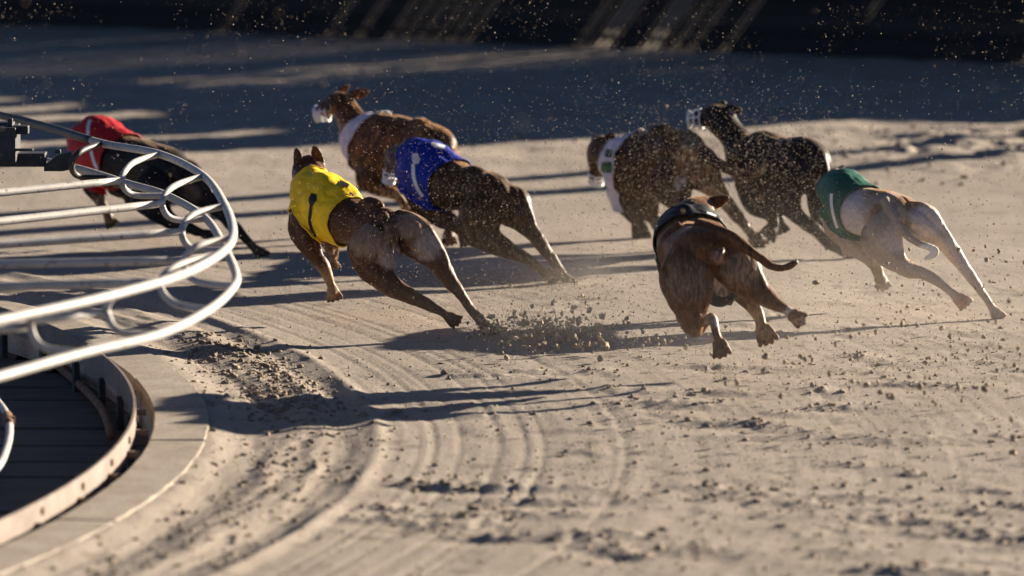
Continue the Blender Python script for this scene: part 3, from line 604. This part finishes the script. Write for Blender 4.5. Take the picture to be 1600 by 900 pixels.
DOGS = [
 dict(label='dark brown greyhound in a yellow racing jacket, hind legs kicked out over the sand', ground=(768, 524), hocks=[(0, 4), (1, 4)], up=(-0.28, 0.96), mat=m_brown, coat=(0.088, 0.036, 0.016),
  spine=[(616, 366, .08, 17, 16, 18), (600, 352, .18, 31, 25, 27), (572, 350, .34, 31, 28, 27), (545, 342, .46, 38, 36, 40), (526, 330, .58, 42, 44, 50), (507, 318, .70, 43, 46, 52), (490, 302, .80, 36, 34, 44), (486, 284, .90, 28, 25, 26), (483, 270, .98, 27, 18, 22), (480, 260, 1.04, 25, 17, 20), (472, 266, 1.12, 15, 12, 14), (464, 274, 1.2, 9, 8, 9)],
  legs=[[(586, 358, .20, 24), (580, 385, .12, 34), (590, 428, .05, 24), (625, 455, -.02, 15), (664, 474, -.08, 9.5), (690, 488, -.10, 8), (708, 500, -.10, 9)],
        [(620, 345, .20, 24), (648, 368, .12, 30), (682, 404, .06, 20), (700, 434, .02, 13.5), (716, 455, 0, 9.5), (742, 490, 0, 8.5), (764, 518, 0, 9)],
        [(478, 320, .75, 24), (474, 355, .68, 22), (488, 393, .60, 15), (506, 416, .58, 10), (515, 440, .58, 9), (521, 460, .58, 9)],
        [(510, 330, .80, 22), (516, 370, .85, 16), (520, 390, 1.0, 10), (522, 405, 1.15, 8), (522, 415, 1.2, 8)]],
  tail=[(598, 336, .12, 9), (606, 352, .06, 9), (614, 372, .04, 8), (622, 388, .05, 5), (626, 398, .06, 3)],
  muscles=[(580, 352, .12, 574, 418, .0, 32), (606, 385, .06, 606, 432, .02, 12), (632, 340, .12, 668, 396, .04, 24), (596, 322, .22, 560, 322, .40, 14), (470, 310, .72, 480, 370, .62, 22)],
  ears=[(466, 256, 1.0, 463, 233, 1.0, 8), (500, 256, 1.0, 491, 229, .98, 9)],
  jacket=(3.0, 7.0), jcol='yellow', skew=(0.15, 0.1), rho=1.22,
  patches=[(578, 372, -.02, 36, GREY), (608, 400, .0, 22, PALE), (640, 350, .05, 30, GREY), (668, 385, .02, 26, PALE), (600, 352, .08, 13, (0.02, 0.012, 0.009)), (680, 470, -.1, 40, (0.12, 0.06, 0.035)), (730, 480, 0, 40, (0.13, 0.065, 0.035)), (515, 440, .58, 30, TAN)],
  marks=[('number', [(491, 303), (489, 312), (487, 320)], [4, 6, 3], 'black'), ('number_stroke', [(487, 320), (485, 336), (485, 350), (493, 370)], 2.2, 'black'), ('number', [(530, 285), (544, 292)], [3, 4], 'black'), ('number_stroke', [(556, 302), (570, 314)], 2, 'black')]),
 dict(label='dark brindle greyhound in a royal blue racing jacket, both hind legs stretched behind it', ground=(889, 443), hocks=[(0, 4), (1, 4)], up=(-0.25, 0.97), mat=m_dark, coat=(0.10, 0.055, 0.025),
  spine=[(786, 308, .06, 16, 16, 18), (770, 300, .18, 33, 29, 31), (740, 295, .32, 33, 31, 31), (708, 286, .45, 42, 36, 44), (684, 273, .57, 42, 42, 46), (663, 262, .70, 40, 45, 43), (645, 252, .82, 31, 34, 34), (628, 246, .90, 22, 22, 26), (618, 246, .96, 17, 17, 19), (612, 262, 1.0, 12, 12, 13), (608, 280, 1.02, 9, 8, 9)],
  legs=[[(752, 312, .18, 26), (748, 345, .10, 34), (762, 374, .05, 24), (790, 388, .0, 15), (822, 404, -.03, 9.5), (842, 420, -.04, 8), (862, 433, -.04, 9)],
        [(785, 305, .18, 26), (802, 325, .10, 28), (824, 352, .04, 17), (846, 382, 0, 11), (862, 404, 0, 9), (876, 424, 0, 8), (888, 440, 0, 8)],
        [(655, 290, .72, 22), (690, 335, .66, 18), (712, 352, .60, 11), (724, 366, .55, 8), (727, 374, .54, 8)],
        [(640, 285, .75, 22), (668, 330, .75, 16), (690, 345, .75, 10), (700, 350, .75, 8)]],
  tail=[(778, 285, .12, 9), (788, 300, .06, 9), (792, 320, .02, 7), (794, 340, .02, 4)],
  muscles=[(750, 300, .12, 752, 375, .02, 34), (790, 292, .14, 822, 345, .05, 25), (760, 275, .22, 725, 268, .40, 14)],
  ears=[(626, 234, .95, 634, 224, .97, 7)], jacket=(3.15, 5.8), jcol='blue', skew=(0.1, 0.05), rho=1.25,
  muzzle=((611, 268, .98, 12), (607, 284, 1.0, 9)),
  patches=[(728, 258, .4, 26, (0.30, 0.17, 0.07)), (862, 430, 0, 30, (0.10, 0.06, 0.035)), (600, 260, .95, 30, (0.15, 0.11, 0.08))],
  marks=[('number', [(649, 240), (650, 248), (651, 256)], [4, 6, 4], 'white'), ('number_stroke', [(651, 256), (652, 275), (657, 292), (666, 307)], 2.6, 'white'), ('number', [(679, 225), (690, 229), (700, 231)], [2.5, 4, 2.5], 'white')]),
 dict(label='brown brindle greyhound with a white jacket band and white muzzle, head raised against the shade', ground=(700, 385), up=(-0.15, 0.98), mat=m_brin2, coat=(0.22, 0.09, 0.030),
  spine=[(700, 232, .12, 18, 20, 22), (680, 226, .24, 34, 30, 36), (650, 222, .40, 34, 36, 40), (616, 226, .54, 42, 48, 56), (588, 226, .66, 44, 50, 58), (570, 214, .76, 38, 40, 48), (555, 196, .84, 27, 26, 32), (545, 180, .90, 21, 21, 23), (530, 163, .96, 20, 21, 21), (514, 166, 1.0, 14, 13, 15), (498, 176, 1.02, 10, 9, 10)],
  legs=[[(580, 250, .66, 30), (580, 278, .60, 22), (598, 296, .55, 13), (618, 304, .52, 9), (630, 318, .50, 8), (636, 328, .5, 8)],
        [(600, 255, .80, 26), (612, 285, .85, 16), (640, 300, .9, 10), (650, 320, .9, 8), (655, 330, .9, 8)],
        [(680, 240, .22, 28), (668, 280, .2, 28), (690, 315, .1, 14), (700, 345, .08, 9), (702, 372, .05, 9)],
        [(695, 240, .3, 28), (690, 275, .35, 24), (715, 305, .25, 13), (725, 335, .2, 9), (728, 358, .2, 9)]],
  muscles=[(670, 200, .26, 640, 200, .5, 18), (575, 205, .70, 590, 270, .6, 28)],
  ears=[(548, 150, .96, 577, 142, .94, 9), (530, 146, 1.03, 545, 134, 1.05, 7)],
  jacket=(4.3, 5.5), jcol='white', skew=(0.25, 0.2), rho=1.4, muzzle=((512, 176, 1.0, 14), (495, 178, 1.02, 12)), eyes=[(514, 156, .92)],
  patches=[(680, 200, .3, 38, (0.36, 0.17, 0.055)), (555, 168, .9, 16, (0.40, 0.20, 0.07)), (524, 140, .95, 12, (0.30, 0.14, 0.05)), (512, 160, .95, 15, (0.035, 0.022, 0.016)), (618, 304, .52, 32, (0.40, 0.22, 0.10)), (585, 262, .6, 34, (0.12, 0.06, 0.03))],
  marks=[('number', [(557, 238), (559, 243), (562, 249)], [3, 4.5, 3], 'black')]),
 dict(label='black greyhound in a red racing jacket running behind the white pipe rail', ground=(412, 401), hocks=[(0, 4), (1, 4)], up=(-0.22, 0.97), mat=m_black, coat=(0.013, 0.011, 0.010),
  spine=[(284, 268, .05, 16, 15, 18), (262, 260, .18, 36, 30, 38), (228, 254, .34, 38, 34, 42), (196, 248, .47, 40, 36, 46), (172, 240, .60, 44, 44, 54), (152, 230, .74, 43, 48, 52), (142, 224, .86, 34, 38, 42), (136, 226, .98, 22, 22, 26), (132, 234, 1.06, 18, 18, 18), (126, 244, 1.16, 10, 9, 10)],
  legs=[[(246, 268, .2, 26), (238, 302, .12, 32), (250, 332, .05, 20), (276, 350, .0, 12), (298, 357, -.03, 9), (316, 364, -.04, 8), (328, 368, -.04, 8)],
        [(275, 262, .18, 26), (298, 285, .1, 28), (330, 318, .04, 15), (356, 346, 0, 10), (372, 360, 0, 9), (394, 384, 0, 8), (408, 397, 0, 8)],
        [(150, 250, .72, 24), (146, 285, .68, 17), (154, 310, .64, 11), (164, 328, .62, 9), (173, 345, .62, 8)],
        [(165, 255, .78, 22), (180, 290, .8, 14), (200, 305, .8, 10), (205, 315, .8, 8)]],
  tail=[(278, 250, .12, 9), (292, 268, .06, 8), (300, 290, .02, 6), (304, 308, .02, 4)],
  muscles=[(240, 262, .12, 240, 325, .04, 32), (276, 255, .14, 320, 308, .06, 24)],
  jacket=(3.2, 7.2), jcol='red', skew=(0.3, 0.1), rho=1.25,
  patches=[(300, 300, 0, 18, (0.10, 0.07, 0.06)), (165, 325, .62, 30, (0.12, 0.075, 0.045)), (405, 392, 0, 26, (0.09, 0.06, 0.04))],
  marks=[('number_stroke', [(141, 188), (138, 200), (138, 212)], 2.4, 'white'), ('number_stroke', [(143, 236), (147, 252), (155, 268)], 2.2, 'white')]),
 dict(label='dark brindle greyhound with tan thigh, white jacket band with green figures and curled tail', ground=(1189, 387), hocks=[(1, 4)], up=(-0.1, 0.99), mat=m_dark, coat=(0.10, 0.052, 0.023),
  spine=[(1088, 236, .06, 18, 18, 18), (1068, 236, .18, 38, 34, 36), (1040, 242, .32, 35, 42, 38), (1010, 254, .47, 42, 50, 54), (985, 256, .60, 44, 46, 56), (968, 248, .70, 33, 34, 44), (954, 243, .78, 26, 26, 28), (939, 238, .86, 23, 25, 22), (934, 262, .90, 15, 14, 15), (931, 283, .92, 10, 9, 10)],
  legs=[[(1060, 250, .2, 34), (1050, 285, .14, 34), (1062, 315, .1, 22), (1085, 335, .02, 12), (1100, 350, 0, 9), (1105, 372, 0, 9)],
        [(1082, 245, .18, 32), (1096, 266, .12, 31), (1114, 290, .06, 19), (1134, 316, .03, 12), (1152, 338, .0, 10), (1172, 362, 0, 9), (1184, 379, 0, 10)],
        [(975, 275, .62, 28), (980, 310, .60, 24), (990, 334, .58, 15), (997, 350, .58, 10), (1000, 364, .57, 11)],
        [(1000, 285, .6, 28), (1010, 320, .62, 20), (1020, 340, .62, 13), (1030, 350, .62, 10)]],
  tail=[(1040, 208, .18, 13), (1066, 224, .10, 11), (1103, 244, -.1, 9.5), (1140, 265, -.28, 8.5), (1168, 273, -.36, 7.5), (1190, 266, -.38, 6.5), (1198, 248, -.38, 4)],
  muscles=[(1085, 228, .14, 1108, 290, .05, 28), (1050, 205, .2, 1012, 215, .45, 18)],
  ears=[(946, 222, .82, 960, 210, .80, 9), (930, 226, .9, 928, 214, .92, 6)],
  jacket=(3.6, 5.1), jcol='white', skew=(0.25, 0.25), rho=1.4, muzzle=((934, 272, .9, 15), (931, 286, .92, 11)),
  patches=[(1064, 200, .2, 32, (0.42, 0.24, 0.09)), (1092, 246, .06, 44, (0.44, 0.28, 0.15)), (1125, 300, .02, 34, (0.42, 0.27, 0.14)), (1060, 285, .05, 12, (0.6, 0.55, 0.48)), (1110, 248, -.15, 24, (0.04, 0.026, 0.018)), (1170, 350, .0, 36, (0.14, 0.09, 0.055)), (1194, 258, -.38, 20, (0.36, 0.25, 0.13)), (990, 225, .5, 10, (.4, .3, .2))],  # the tan on the tail tip is sunlight painted into the coat
  marks=[('number', [(957, 234), (956, 246)], [5, 5], 'green'), ('number', [(958, 253), (958, 270)], [8, 8], 'green'), ('number', [(962, 285), (966, 296)], [5, 4], 'green')]),
 dict(label='black greyhound with a white muzzle, no visible jacket, head up beside the green-jacketed dog', ground=(1335, 403), up=(-0.12, 0.99), mat=m_black, coat=(0.018, 0.015, 0.013),
  spine=[(1286, 254, .05, 16, 16, 20), (1262, 250, .18, 36, 35, 38), (1230, 256, .32, 38, 42, 40), (1203, 260, .46, 43, 54, 58), (1180, 252, .58, 41, 50, 52), (1162, 236, .68, 31, 33, 38), (1146, 213, .76, 21, 22, 23), (1122, 186, .84, 24, 23, 24), (1100, 183, .88, 15, 14, 16), (1082, 186, .9, 10, 9, 10)],
  legs=[[(1245, 265, .18, 34), (1225, 305, .14, 30), (1240, 332, .08, 15), (1272, 358, .02, 11), (1302, 384, 0, 11), (1330, 399, 0, 9)],
        [(1272, 262, .2, 28), (1280, 295, .16, 20), (1276, 326, .1, 13), (1282, 355, .06, 11), (1296, 376, .04, 9)],
        [(1170, 280, .58, 28), (1186, 316, .52, 22), (1205, 336, .46, 13), (1210, 352, .44, 9), (1204, 362, .42, 10)],
        [(1190, 285, .62, 26), (1200, 320, .6, 18), (1215, 340, .55, 11), (1220, 355, .5, 9)]],
  tail=[(1278, 240, .1, 9), (1288, 258, .04, 8), (1290, 280, .0, 6), (1286, 300, .0, 4)],
  muscles=[(1250, 240, .16, 1262, 300, .06, 30), (1180, 215, .55, 1180, 285, .5, 36)],
  ears=[(1136, 172, .82, 1157, 172, .8, 9), (1120, 168, .9, 1134, 160, .93, 7)], muzzle=((1096, 186, .88, 16), (1078, 187, .9, 13)), muzzle_tip=False, eyes=[(1102, 172, .82)],
  patches=[(1320, 392, 0, 30, (0.10, 0.075, 0.055)), (1285, 345, .05, 24, (0.06, 0.045, 0.035)), (1240, 295, .1, 8, (.4, .3, .22)), (1140, 178, .8, 7, (.3, .24, .19))]),
 dict(label='pale fawn and white greyhound in a green racing jacket with a white-tipped tail', ground=(1561, 498), hocks=[(0, 4), (1, 4)], up=(-0.3, 0.95), mat=m_pale, coat=(0.36, 0.28, 0.22),
  spine=[(1410, 338, .05, 18, 14, 18), (1400, 332, .15, 38, 26, 34), (1370, 326, .28, 40, 31, 40), (1346, 324, .38, 40, 33, 44), (1332, 316, .50, 38, 42, 46), (1321, 306, .62, 35, 42, 42), (1313, 298, .72, 29, 32, 36), (1304, 290, .82, 24, 22, 24), (1306, 280, .90, 19, 18, 18), (1296, 282, 1.0, 13, 12, 12), (1288, 288, 1.08, 8, 8, 8)],
  legs=[[(1384, 338, .14, 24), (1378, 368, .08, 32), (1394, 402, .02, 22), (1420, 420, -.03, 14), (1444, 427, -.06, 9.5), (1470, 444, -.08, 7.5), (1490, 460, -.08, 8), (1503, 472, -.08, 9)],
        [(1414, 330, .14, 22), (1438, 344, .08, 28), (1470, 372, .04, 18), (1496, 404, .02, 12), (1522, 438, 0, 9), (1542, 468, 0, 8), (1558, 492, 0, 8)],
        [(1318, 340, .58, 22), (1330, 376, .52, 17), (1350, 398, .46, 12), (1366, 412, .44, 10), (1374, 430, .44, 9.5), (1379, 443, .44, 9)],
        [(1300, 330, .62, 20), (1305, 360, .62, 14), (1318, 378, .62, 10), (1325, 390, .62, 8)]],
  tail=[(1382, 312, .12, 7.5), (1396, 338, .02, 7.5), (1414, 364, -.05, 7), (1436, 380, -.1, 6.5), (1456, 388, -.12, 6.5), (1462, 396, -.12, 6), (1446, 404, -.12, 4.5)],
  muscles=[(1380, 326, .12, 1382, 405, .0, 30), (1425, 318, .14, 1468, 366, .04, 23), (1402, 396, .0, 1408, 425, -.03, 10)],
  ears=[(1312, 268, .9, 1318, 257, .9, 6)], jacket=(3.0, 6.9), jcol='green', skew=(0.2, 0.1), rho=1.3,
  patches=[(1375, 300, .25, 22, (0.30, 0.16, 0.07)), (1425, 316, .1, 26, (0.24, 0.13, 0.065)), (1345, 335, .3, 40, (0.50, 0.47, 0.46)), (1360, 370, .1, 24, (0.20, 0.12, 0.07)), (1372, 330, .1, 16, (0.22, 0.13, 0.07)), (1392, 375, 0, 24, (0.52, 0.43, 0.38)), (1450, 345, .02, 30, (0.52, 0.44, 0.40)), (1500, 400, 0, 46, (0.52, 0.42, 0.36)), (1450, 394, -.12, 17, (0.8, 0.76, 0.68)), (1352, 396, .48, 14, (0.75, 0.7, 0.64)), (1372, 430, .44, 20, (0.24, 0.17, 0.11)), (1435, 421, -.06, 5, (0.42, 0.13, 0.08)), (1503, 470, -.08, 14, (0.38, 0.17, 0.12))],
  marks=[('number_stroke', [(1300, 303), (1300, 318), (1303, 336), (1309, 356)], 2.2, 'white')]),
 dict(label='brown brindle greyhound with a black jacket seen from behind, nearest dog with tail swung out', ground=(1127, 598), up=(-0.12, 0.99), mat=m_brin, coat=(0.15, 0.062, 0.024),
  spine=[(1115, 384, -.02, 30, 24, 26), (1106, 386, .08, 54, 34, 40), (1092, 384, .26, 58, 35, 46), (1083, 378, .44, 57, 36, 62), (1079, 366, .62, 53, 44, 72), (1077, 352, .78, 46, 31, 58), (1085, 331, .90, 33, 22, 28), (1091, 322, 1.0, 28, 16, 20), (1086, 330, 1.12, 17, 13, 14), (1082, 338, 1.2, 9, 8, 8)],
  legs=[[(1078, 392, .10, 34), (1074, 430, .02, 40), (1078, 472, -.02, 33), (1082, 500, -.02, 22), (1088, 516, .02, 13), (1101, 503, .02, 10), (1112, 497, -.02, 9), (1117, 512, -.06, 8), (1122, 530, -.08, 8.5), (1126, 545, -.08, 10.5)],
        [(1134, 392, .10, 34), (1150, 414, .04, 34), (1172, 442, .0, 27), (1196, 464, -.04, 18), (1214, 477, -.08, 11), (1230, 486, -.1, 8.5), (1246, 497, -.1, 9.5)],
        [(1120, 400, .62, 30), (1160, 450, .5, 20), (1176, 474, .42, 14), (1186, 496, .38, 9), (1191, 512, .36, 9), (1196, 524, .34, 11.5)],
        [(1050, 400, .66, 28), (1062, 450, .62, 20), (1075, 480, .6, 13), (1085, 500, .6, 9)]],
  tail=[(1094, 352, .14, 13), (1124, 364, .02, 11), (1156, 380, -.06, 10), (1182, 400, -.1, 8), (1206, 416, -.12, 7.5), (1226, 418, -.12, 6), (1246, 409, -.12, 4)],
  muscles=[(1070, 380, .06, 1072, 492, -.04, 38), (1138, 382, .06, 1180, 452, -.02, 32), (1120, 380, -.04, 1122, 414, -.06, 15), (1060, 350, .3, 1050, 430, .3, 30), (1098, 395, .55, 1140, 472, .50, 34)],
  ears=[(1108, 319, .96, 1137, 309, .92, 11), (1070, 322, 1.0, 1064, 308, 1.02, 7)], strap=[(1106, 462, .44), (1118, 470, .40), (1132, 471, .38), (1144, 463, .39), (1152, 446, .44)], jacket=(3.35, 5.0), jcol='black', skew=(0.15, 0.1), rho=1.35,
  patches=[(1076, 440, -.04, 40, (0.20, 0.13, 0.09)), (1160, 420, -.02, 36, (0.27, 0.18, 0.12)), (1122, 402, -.08, 13, (0.30, 0.17, 0.15)), (1126, 440, .2, 22, (0.55, 0.48, 0.40)), (1130, 446, .42, 32, (0.55, 0.47, 0.39)), (1078, 512, -.02, 26, (0.15, 0.075, 0.035)), (1114, 502, -.04, 16, (0.6, 0.5, 0.42)), (1126, 545, -.08, 14, (0.10, 0.075, 0.06)), (1190, 500, .36, 34, (0.36, 0.23, 0.12)), (1232, 487, -.1, 10, (0.5, 0.42, 0.36)), (1247, 500, -.1, 10, (.3, .2, .15)), (1072, 345, .3, 24, (0.16, 0.07, 0.025)), (1246, 409, -.12, 7, (.6, .55, .5))],
  marks=[('number', [(1040, 352), (1046, 346)], [3, 4.5], 'white'), ('number_stroke', [(1089, 333), (1098, 336), (1106, 340)], 1.6, 'white')]),
]
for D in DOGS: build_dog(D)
# ------------------------------------------------------------------ sand thrown up by the dogs and loose clods
OCT_V = np.array([[1, 0, 0], [-1, 0, 0], [0, 1, 0], [0, -1, 0], [0, 0, 1], [0, 0, -1]], float)
OCT_F = np.array([[0, 2, 4], [2, 1, 4], [1, 3, 4], [3, 0, 4], [2, 0, 5], [1, 2, 5], [3, 1, 5], [0, 3, 5]])
_bm = bmesh.new(); bmesh.ops.create_icosphere(_bm, subdivisions=2, radius=1); ICO_V = np.array([v.co[:] for v in _bm.verts]); ICO_F = np.array([[v.index for v in f.verts] for f in _bm.faces]); _bm.free()
def lumps(name, C, R, matl, big=False, flat=1.0):
    BV, BF = (ICO_V, ICO_F) if big else (OCT_V, OCT_F); n = len(C); C = np.asarray(C); R = np.asarray(R)
    jit = 1 + (RNG.random((n, len(BV), 1)) - 0.5) * (1.0 if big else 0.6)
    sc3 = RNG.uniform(0.5, 1.5, (n, 1, 3)); V = BV[None] * jit * sc3; V[:, :, 2] *= flat
    a = RNG.uniform(0, 6.28, n); ca, sa = np.cos(a)[:, None], np.sin(a)[:, None]; x = V[:, :, 0] * ca - V[:, :, 1] * sa; y = V[:, :, 0] * sa + V[:, :, 1] * ca
    V = np.stack([x, y, V[:, :, 2]], -1) * R[:, None, None] + C[:, None, :]
    Fc = (BF[None] + (np.arange(n) * len(BV))[:, None, None]).reshape(-1, 3)
    return link_mesh(name, mesh_np(name, V.reshape(-1, 3), Fc, 3), matl, None, smooth=False)
# airborne: (px, py, Y, spread x, spread y, spread z, count, size lo, size hi) in metres
SPRAY = [(800, 535, 29.3, .10, .2, .06, 900, .002, .012), (860, 535, 29.2, .17, .3, .06, 2800, .002, .017), (950, 560, 29.0, .28, .4, .055, 2200, .002, .015), (910, 475, 31.2, .20, .3, .06, 650, .003, .010), (830, 470, 31.0, .3, .4, .09, 260, .002, .007),
         (620, 470, 30.0, .35, .3, .10, 220, .002, .006), (740, 330, 30.6, .45, .6, .35, 3200, .0017, .0042), (560, 350, 28.9, .35, .4, .28, 1700, .0016, .004), (1050, 280, 32.6, .30, .4, .22, 3000, .0019, .0055), (1200, 270, 32.2, .28, .4, .22, 3000, .0019, .0055),
         (1150, 300, 31.0, .55, .8, .30, 900, .0014, .005), (1340, 380, 29.6, .35, .4, .2, 1300, .0017, .005), (1480, 500, 28.8, .45, .8, .18, 360, .003, .012), (1380, 600, 26.5, .5, .9, .14, 330, .004, .015), (1540, 560, 26.0, .35, .8, .20, 160, .004, .015),
         (1080, 470, 28.0, .5, .5, .16, 420, .0015, .006), (300, 300, 32.5, .5, .6, .3, 500, .0013, .004),
         (880, 525, 29.3, .30, .5, .09, 4500, .0014, .005), (800, 525, 29.35, .10, .2, .05, 1500, .0014, .005), (1000, 590, 28.6, .4, .5, .05, 1500, .0016, .006), (905, 450, 31.4, .24, .4, .08, 2400, .0014, .005), (960, 590, 28.4, .35, .5, .06, 700, .0015, .008), (1420, 560, 27.2, .6, 1.0, .16, 2400, .0015, .006), (1130, 540, 28.2, .25, .4, .10, 400, .0015, .006)]
C = []; R = []
for (px, py, Y, sx, sy, sz, n, lo, hi) in SPRAY:
    c = W(px, py, Y); q = c + RNG.normal(size=(n, 3)) * np.array([sx, sy, sz]); r = lo * 1.1 + (hi * 0.8 - lo) * RNG.random(n) ** 4.0
    k = q[:, 2] > r + 0.01; C.append(q[k]); R.append(r[k])
n = 14000; Yr = np.where(RNG.random(n) < 0.06, RNG.uniform(14, 26, n), RNG.uniform(27.5, 36, n)); pxr = RNG.uniform(-60, 1660, n); pyr = -60 + 560 * RNG.random(n)
q = np.array([W(a, b, c) for a, b, c in zip(pxr, pyr, Yr)]); k = (q[:, 2] > 0.05) & (vnoise(pxr / 90, pyr / 60, 5) + 0.35 * vnoise(pxr / 23, pyr / 19, 9) > 0.42 + 0.3 * RNG.random(n)); C.append(q[k]); R.append((0.0013 + 0.0036 * RNG.random(n) ** 3.0)[k])
CF = np.concatenate(C); RF = np.concatenate(R); bf = RF > 0.0055; tag(lumps('flying_clods', CF[bf], RF[bf], M['flying'], True), 'lumps of sand flying up behind the paws of the racing dogs', 'sand', kind='stuff'); fly = lumps('flying_sand', CF[~bf], RF[~bf], M['flying']); tag(fly, 'grains and crumbs of sand flying in the air behind the dogs', 'sand', kind='stuff')
# on the ground
C = []; R = []
def scatter(x0, x1, y0, y1, n, lo, hi, p=2.2, noise=None):
    px = RNG.uniform(x0, x1, n); py = RNG.uniform(y0, y1, n); g = np.array([G(a, b) for a, b in zip(px, py)])
    if noise: k = vnoise(g[:, 0] * noise[0], g[:, 1] * noise[1], 8) > noise[2]; g = g[k]
    r = lo + (hi - lo) * RNG.random(len(g)) ** p; rr_ = np.hypot(g[:, 0] - RC[0], g[:, 1] - RC[1]); k = rr_ > R_OUT + 0.03; g = g[k]; r = r[k]
    g[:, 2] = ground_z(g[:, 0].copy(), g[:, 1].copy()) + r * 0.15; C.append(g); R.append(r)
scatter(640, 1640, 560, 910, 1500, .003, .012, 3, (3.2, 1.6, .55)); scatter(300, 1640, 430, 900, 1300, .0025, .008, 2)
scatter(1250, 1640, 200, 290, 90, .006, .025, 2); scatter(0, 1640, 110, 240, 260, .006, .02, 2)
for (tx, ty, l, wd, hh) in TRAMPLE:
    n = int(RNG.integers(4, 26)); q = np.c_[tx + RNG.normal(size=n) * l * 0.8, ty + RNG.normal(size=n) * wd * 0.9, np.zeros(n)]; C.append(q); R.append((.003 + hh * 1.0 * RNG.random(n) ** 2.2))
for i in range(1900):
    th = RNG.uniform(-0.36, 0.36); e = abs(RNG.normal(0.42, 0.2)) + 0.02; r = .0025 + .011 * RNG.random() ** 3; p = arc_pt(R_OUT + e, th, 0); p[2] = 0; C.append(p[None]); R.append(np.array([r]))
for i in range(900):
    th = RNG.uniform(0.10, 0.32); e = abs(RNG.normal(0.40, 0.13)) + 0.02; C.append(arc_pt(R_OUT + e, th, 0)[None]); R.append(np.array([.003 + .012 * RNG.random() ** 2.5]))
CC = np.concatenate(C); RR = np.concatenate(R); z0 = CC[:, 2] == 0; CC[z0, 2] = ground_z(CC[z0, 0].copy(), CC[z0, 1].copy()) + RR[z0] * 0.1
big = RR > 0.008
tag(lumps('loose_clods', CC[big], RR[big], M['clod'], True, 0.8), 'loose clods of sand lying on the churned track', 'sand', kind='stuff')
tag(lumps('sand_crumbs', CC[~big], RR[~big], M['clod'], False), 'small crumbs of sand strewn over the track', 'sand', kind='stuff')

# ------------------------------------------------------------------ dust hanging behind the pack
def dust_puff(loc_, DR, dens, nsc, lab):
    dm = bpy.data.materials.new('dust'); dm.use_nodes = True; t = dm.node_tree
    for n in list(t.nodes):
        if n.type == 'BSDF_PRINCIPLED': t.nodes.remove(n)
    pv = t.nodes.new('ShaderNodeVolumePrincipled'); pv.inputs['Color'].default_value = (0.80, 0.72, 0.62, 1); pv.inputs['Anisotropy'].default_value = 0.2
    tc = t.nodes.new('ShaderNodeTexCoord'); nz = t.nodes.new('ShaderNodeTexNoise'); nz.inputs['Scale'].default_value = nsc; nz.inputs['Detail'].default_value = 3; t.links.new(tc.outputs['Object'], nz.inputs['Vector'])
    gd = t.nodes.new('ShaderNodeTexGradient'); gd.gradient_type = 'QUADRATIC_SPHERE'; mp = t.nodes.new('ShaderNodeMapping'); t.links.new(tc.outputs['Object'], mp.inputs[0]); t.links.new(mp.outputs[0], gd.inputs[0])
    mp.inputs['Scale'].default_value = tuple(1 / v for v in DR)
    mr = t.nodes.new('ShaderNodeMapRange'); mr.inputs[1].default_value = 0.3; mr.inputs[2].default_value = 0.7; t.links.new(nz.outputs[0], mr.inputs[0])
    m1 = t.nodes.new('ShaderNodeMath'); m1.operation = 'MULTIPLY'; t.links.new(mr.outputs[0], m1.inputs[0]); t.links.new(gd.outputs['Fac'], m1.inputs[1])
    m2 = t.nodes.new('ShaderNodeMath'); m2.operation = 'MULTIPLY'; m2.inputs[1].default_value = dens; t.links.new(m1.outputs[0], m2.inputs[0]); t.links.new(m2.outputs[0], pv.inputs['Density'])
    t.links.new(pv.outputs[0], t.nodes['Material Output'].inputs['Volume'])
    _bm = bmesh.new(); bmesh.ops.create_icosphere(_bm, subdivisions=3, radius=1)
    for v in _bm.verts: v.co = Vector((v.co.x * DR[0], v.co.y * DR[1], v.co.z * DR[2]))
    dme = bpy.data.meshes.new('dust'); _bm.to_mesh(dme); _bm.free()
    du = link_mesh('dust', dme, dm); du.location = loc_
    tag(du, lab, 'dust', kind='stuff')
c = W(1250, 450, 28.3); dust_puff((c[0], c[1], 0.25), (2.7, 4.2, 0.7), 0.10, 1.6, 'pale dust hanging over the track behind the right-hand pack')
c = W(870, 530, 29.2); dust_puff((c[0], c[1], 0.10), (0.60, 0.7, 0.22), 0.8, 6.0, 'brown dust puff behind the hind foot of the yellow-jacketed dog')
c = W(915, 455, 31.4); dust_puff((c[0], c[1], 0.08), (0.50, 0.6, 0.20), 0.7, 6.0, 'brown dust puff behind the hind feet of the blue-jacketed dog')
sc.cycles.volume_step_rate = 4; sc.cycles.volume_max_steps = 64
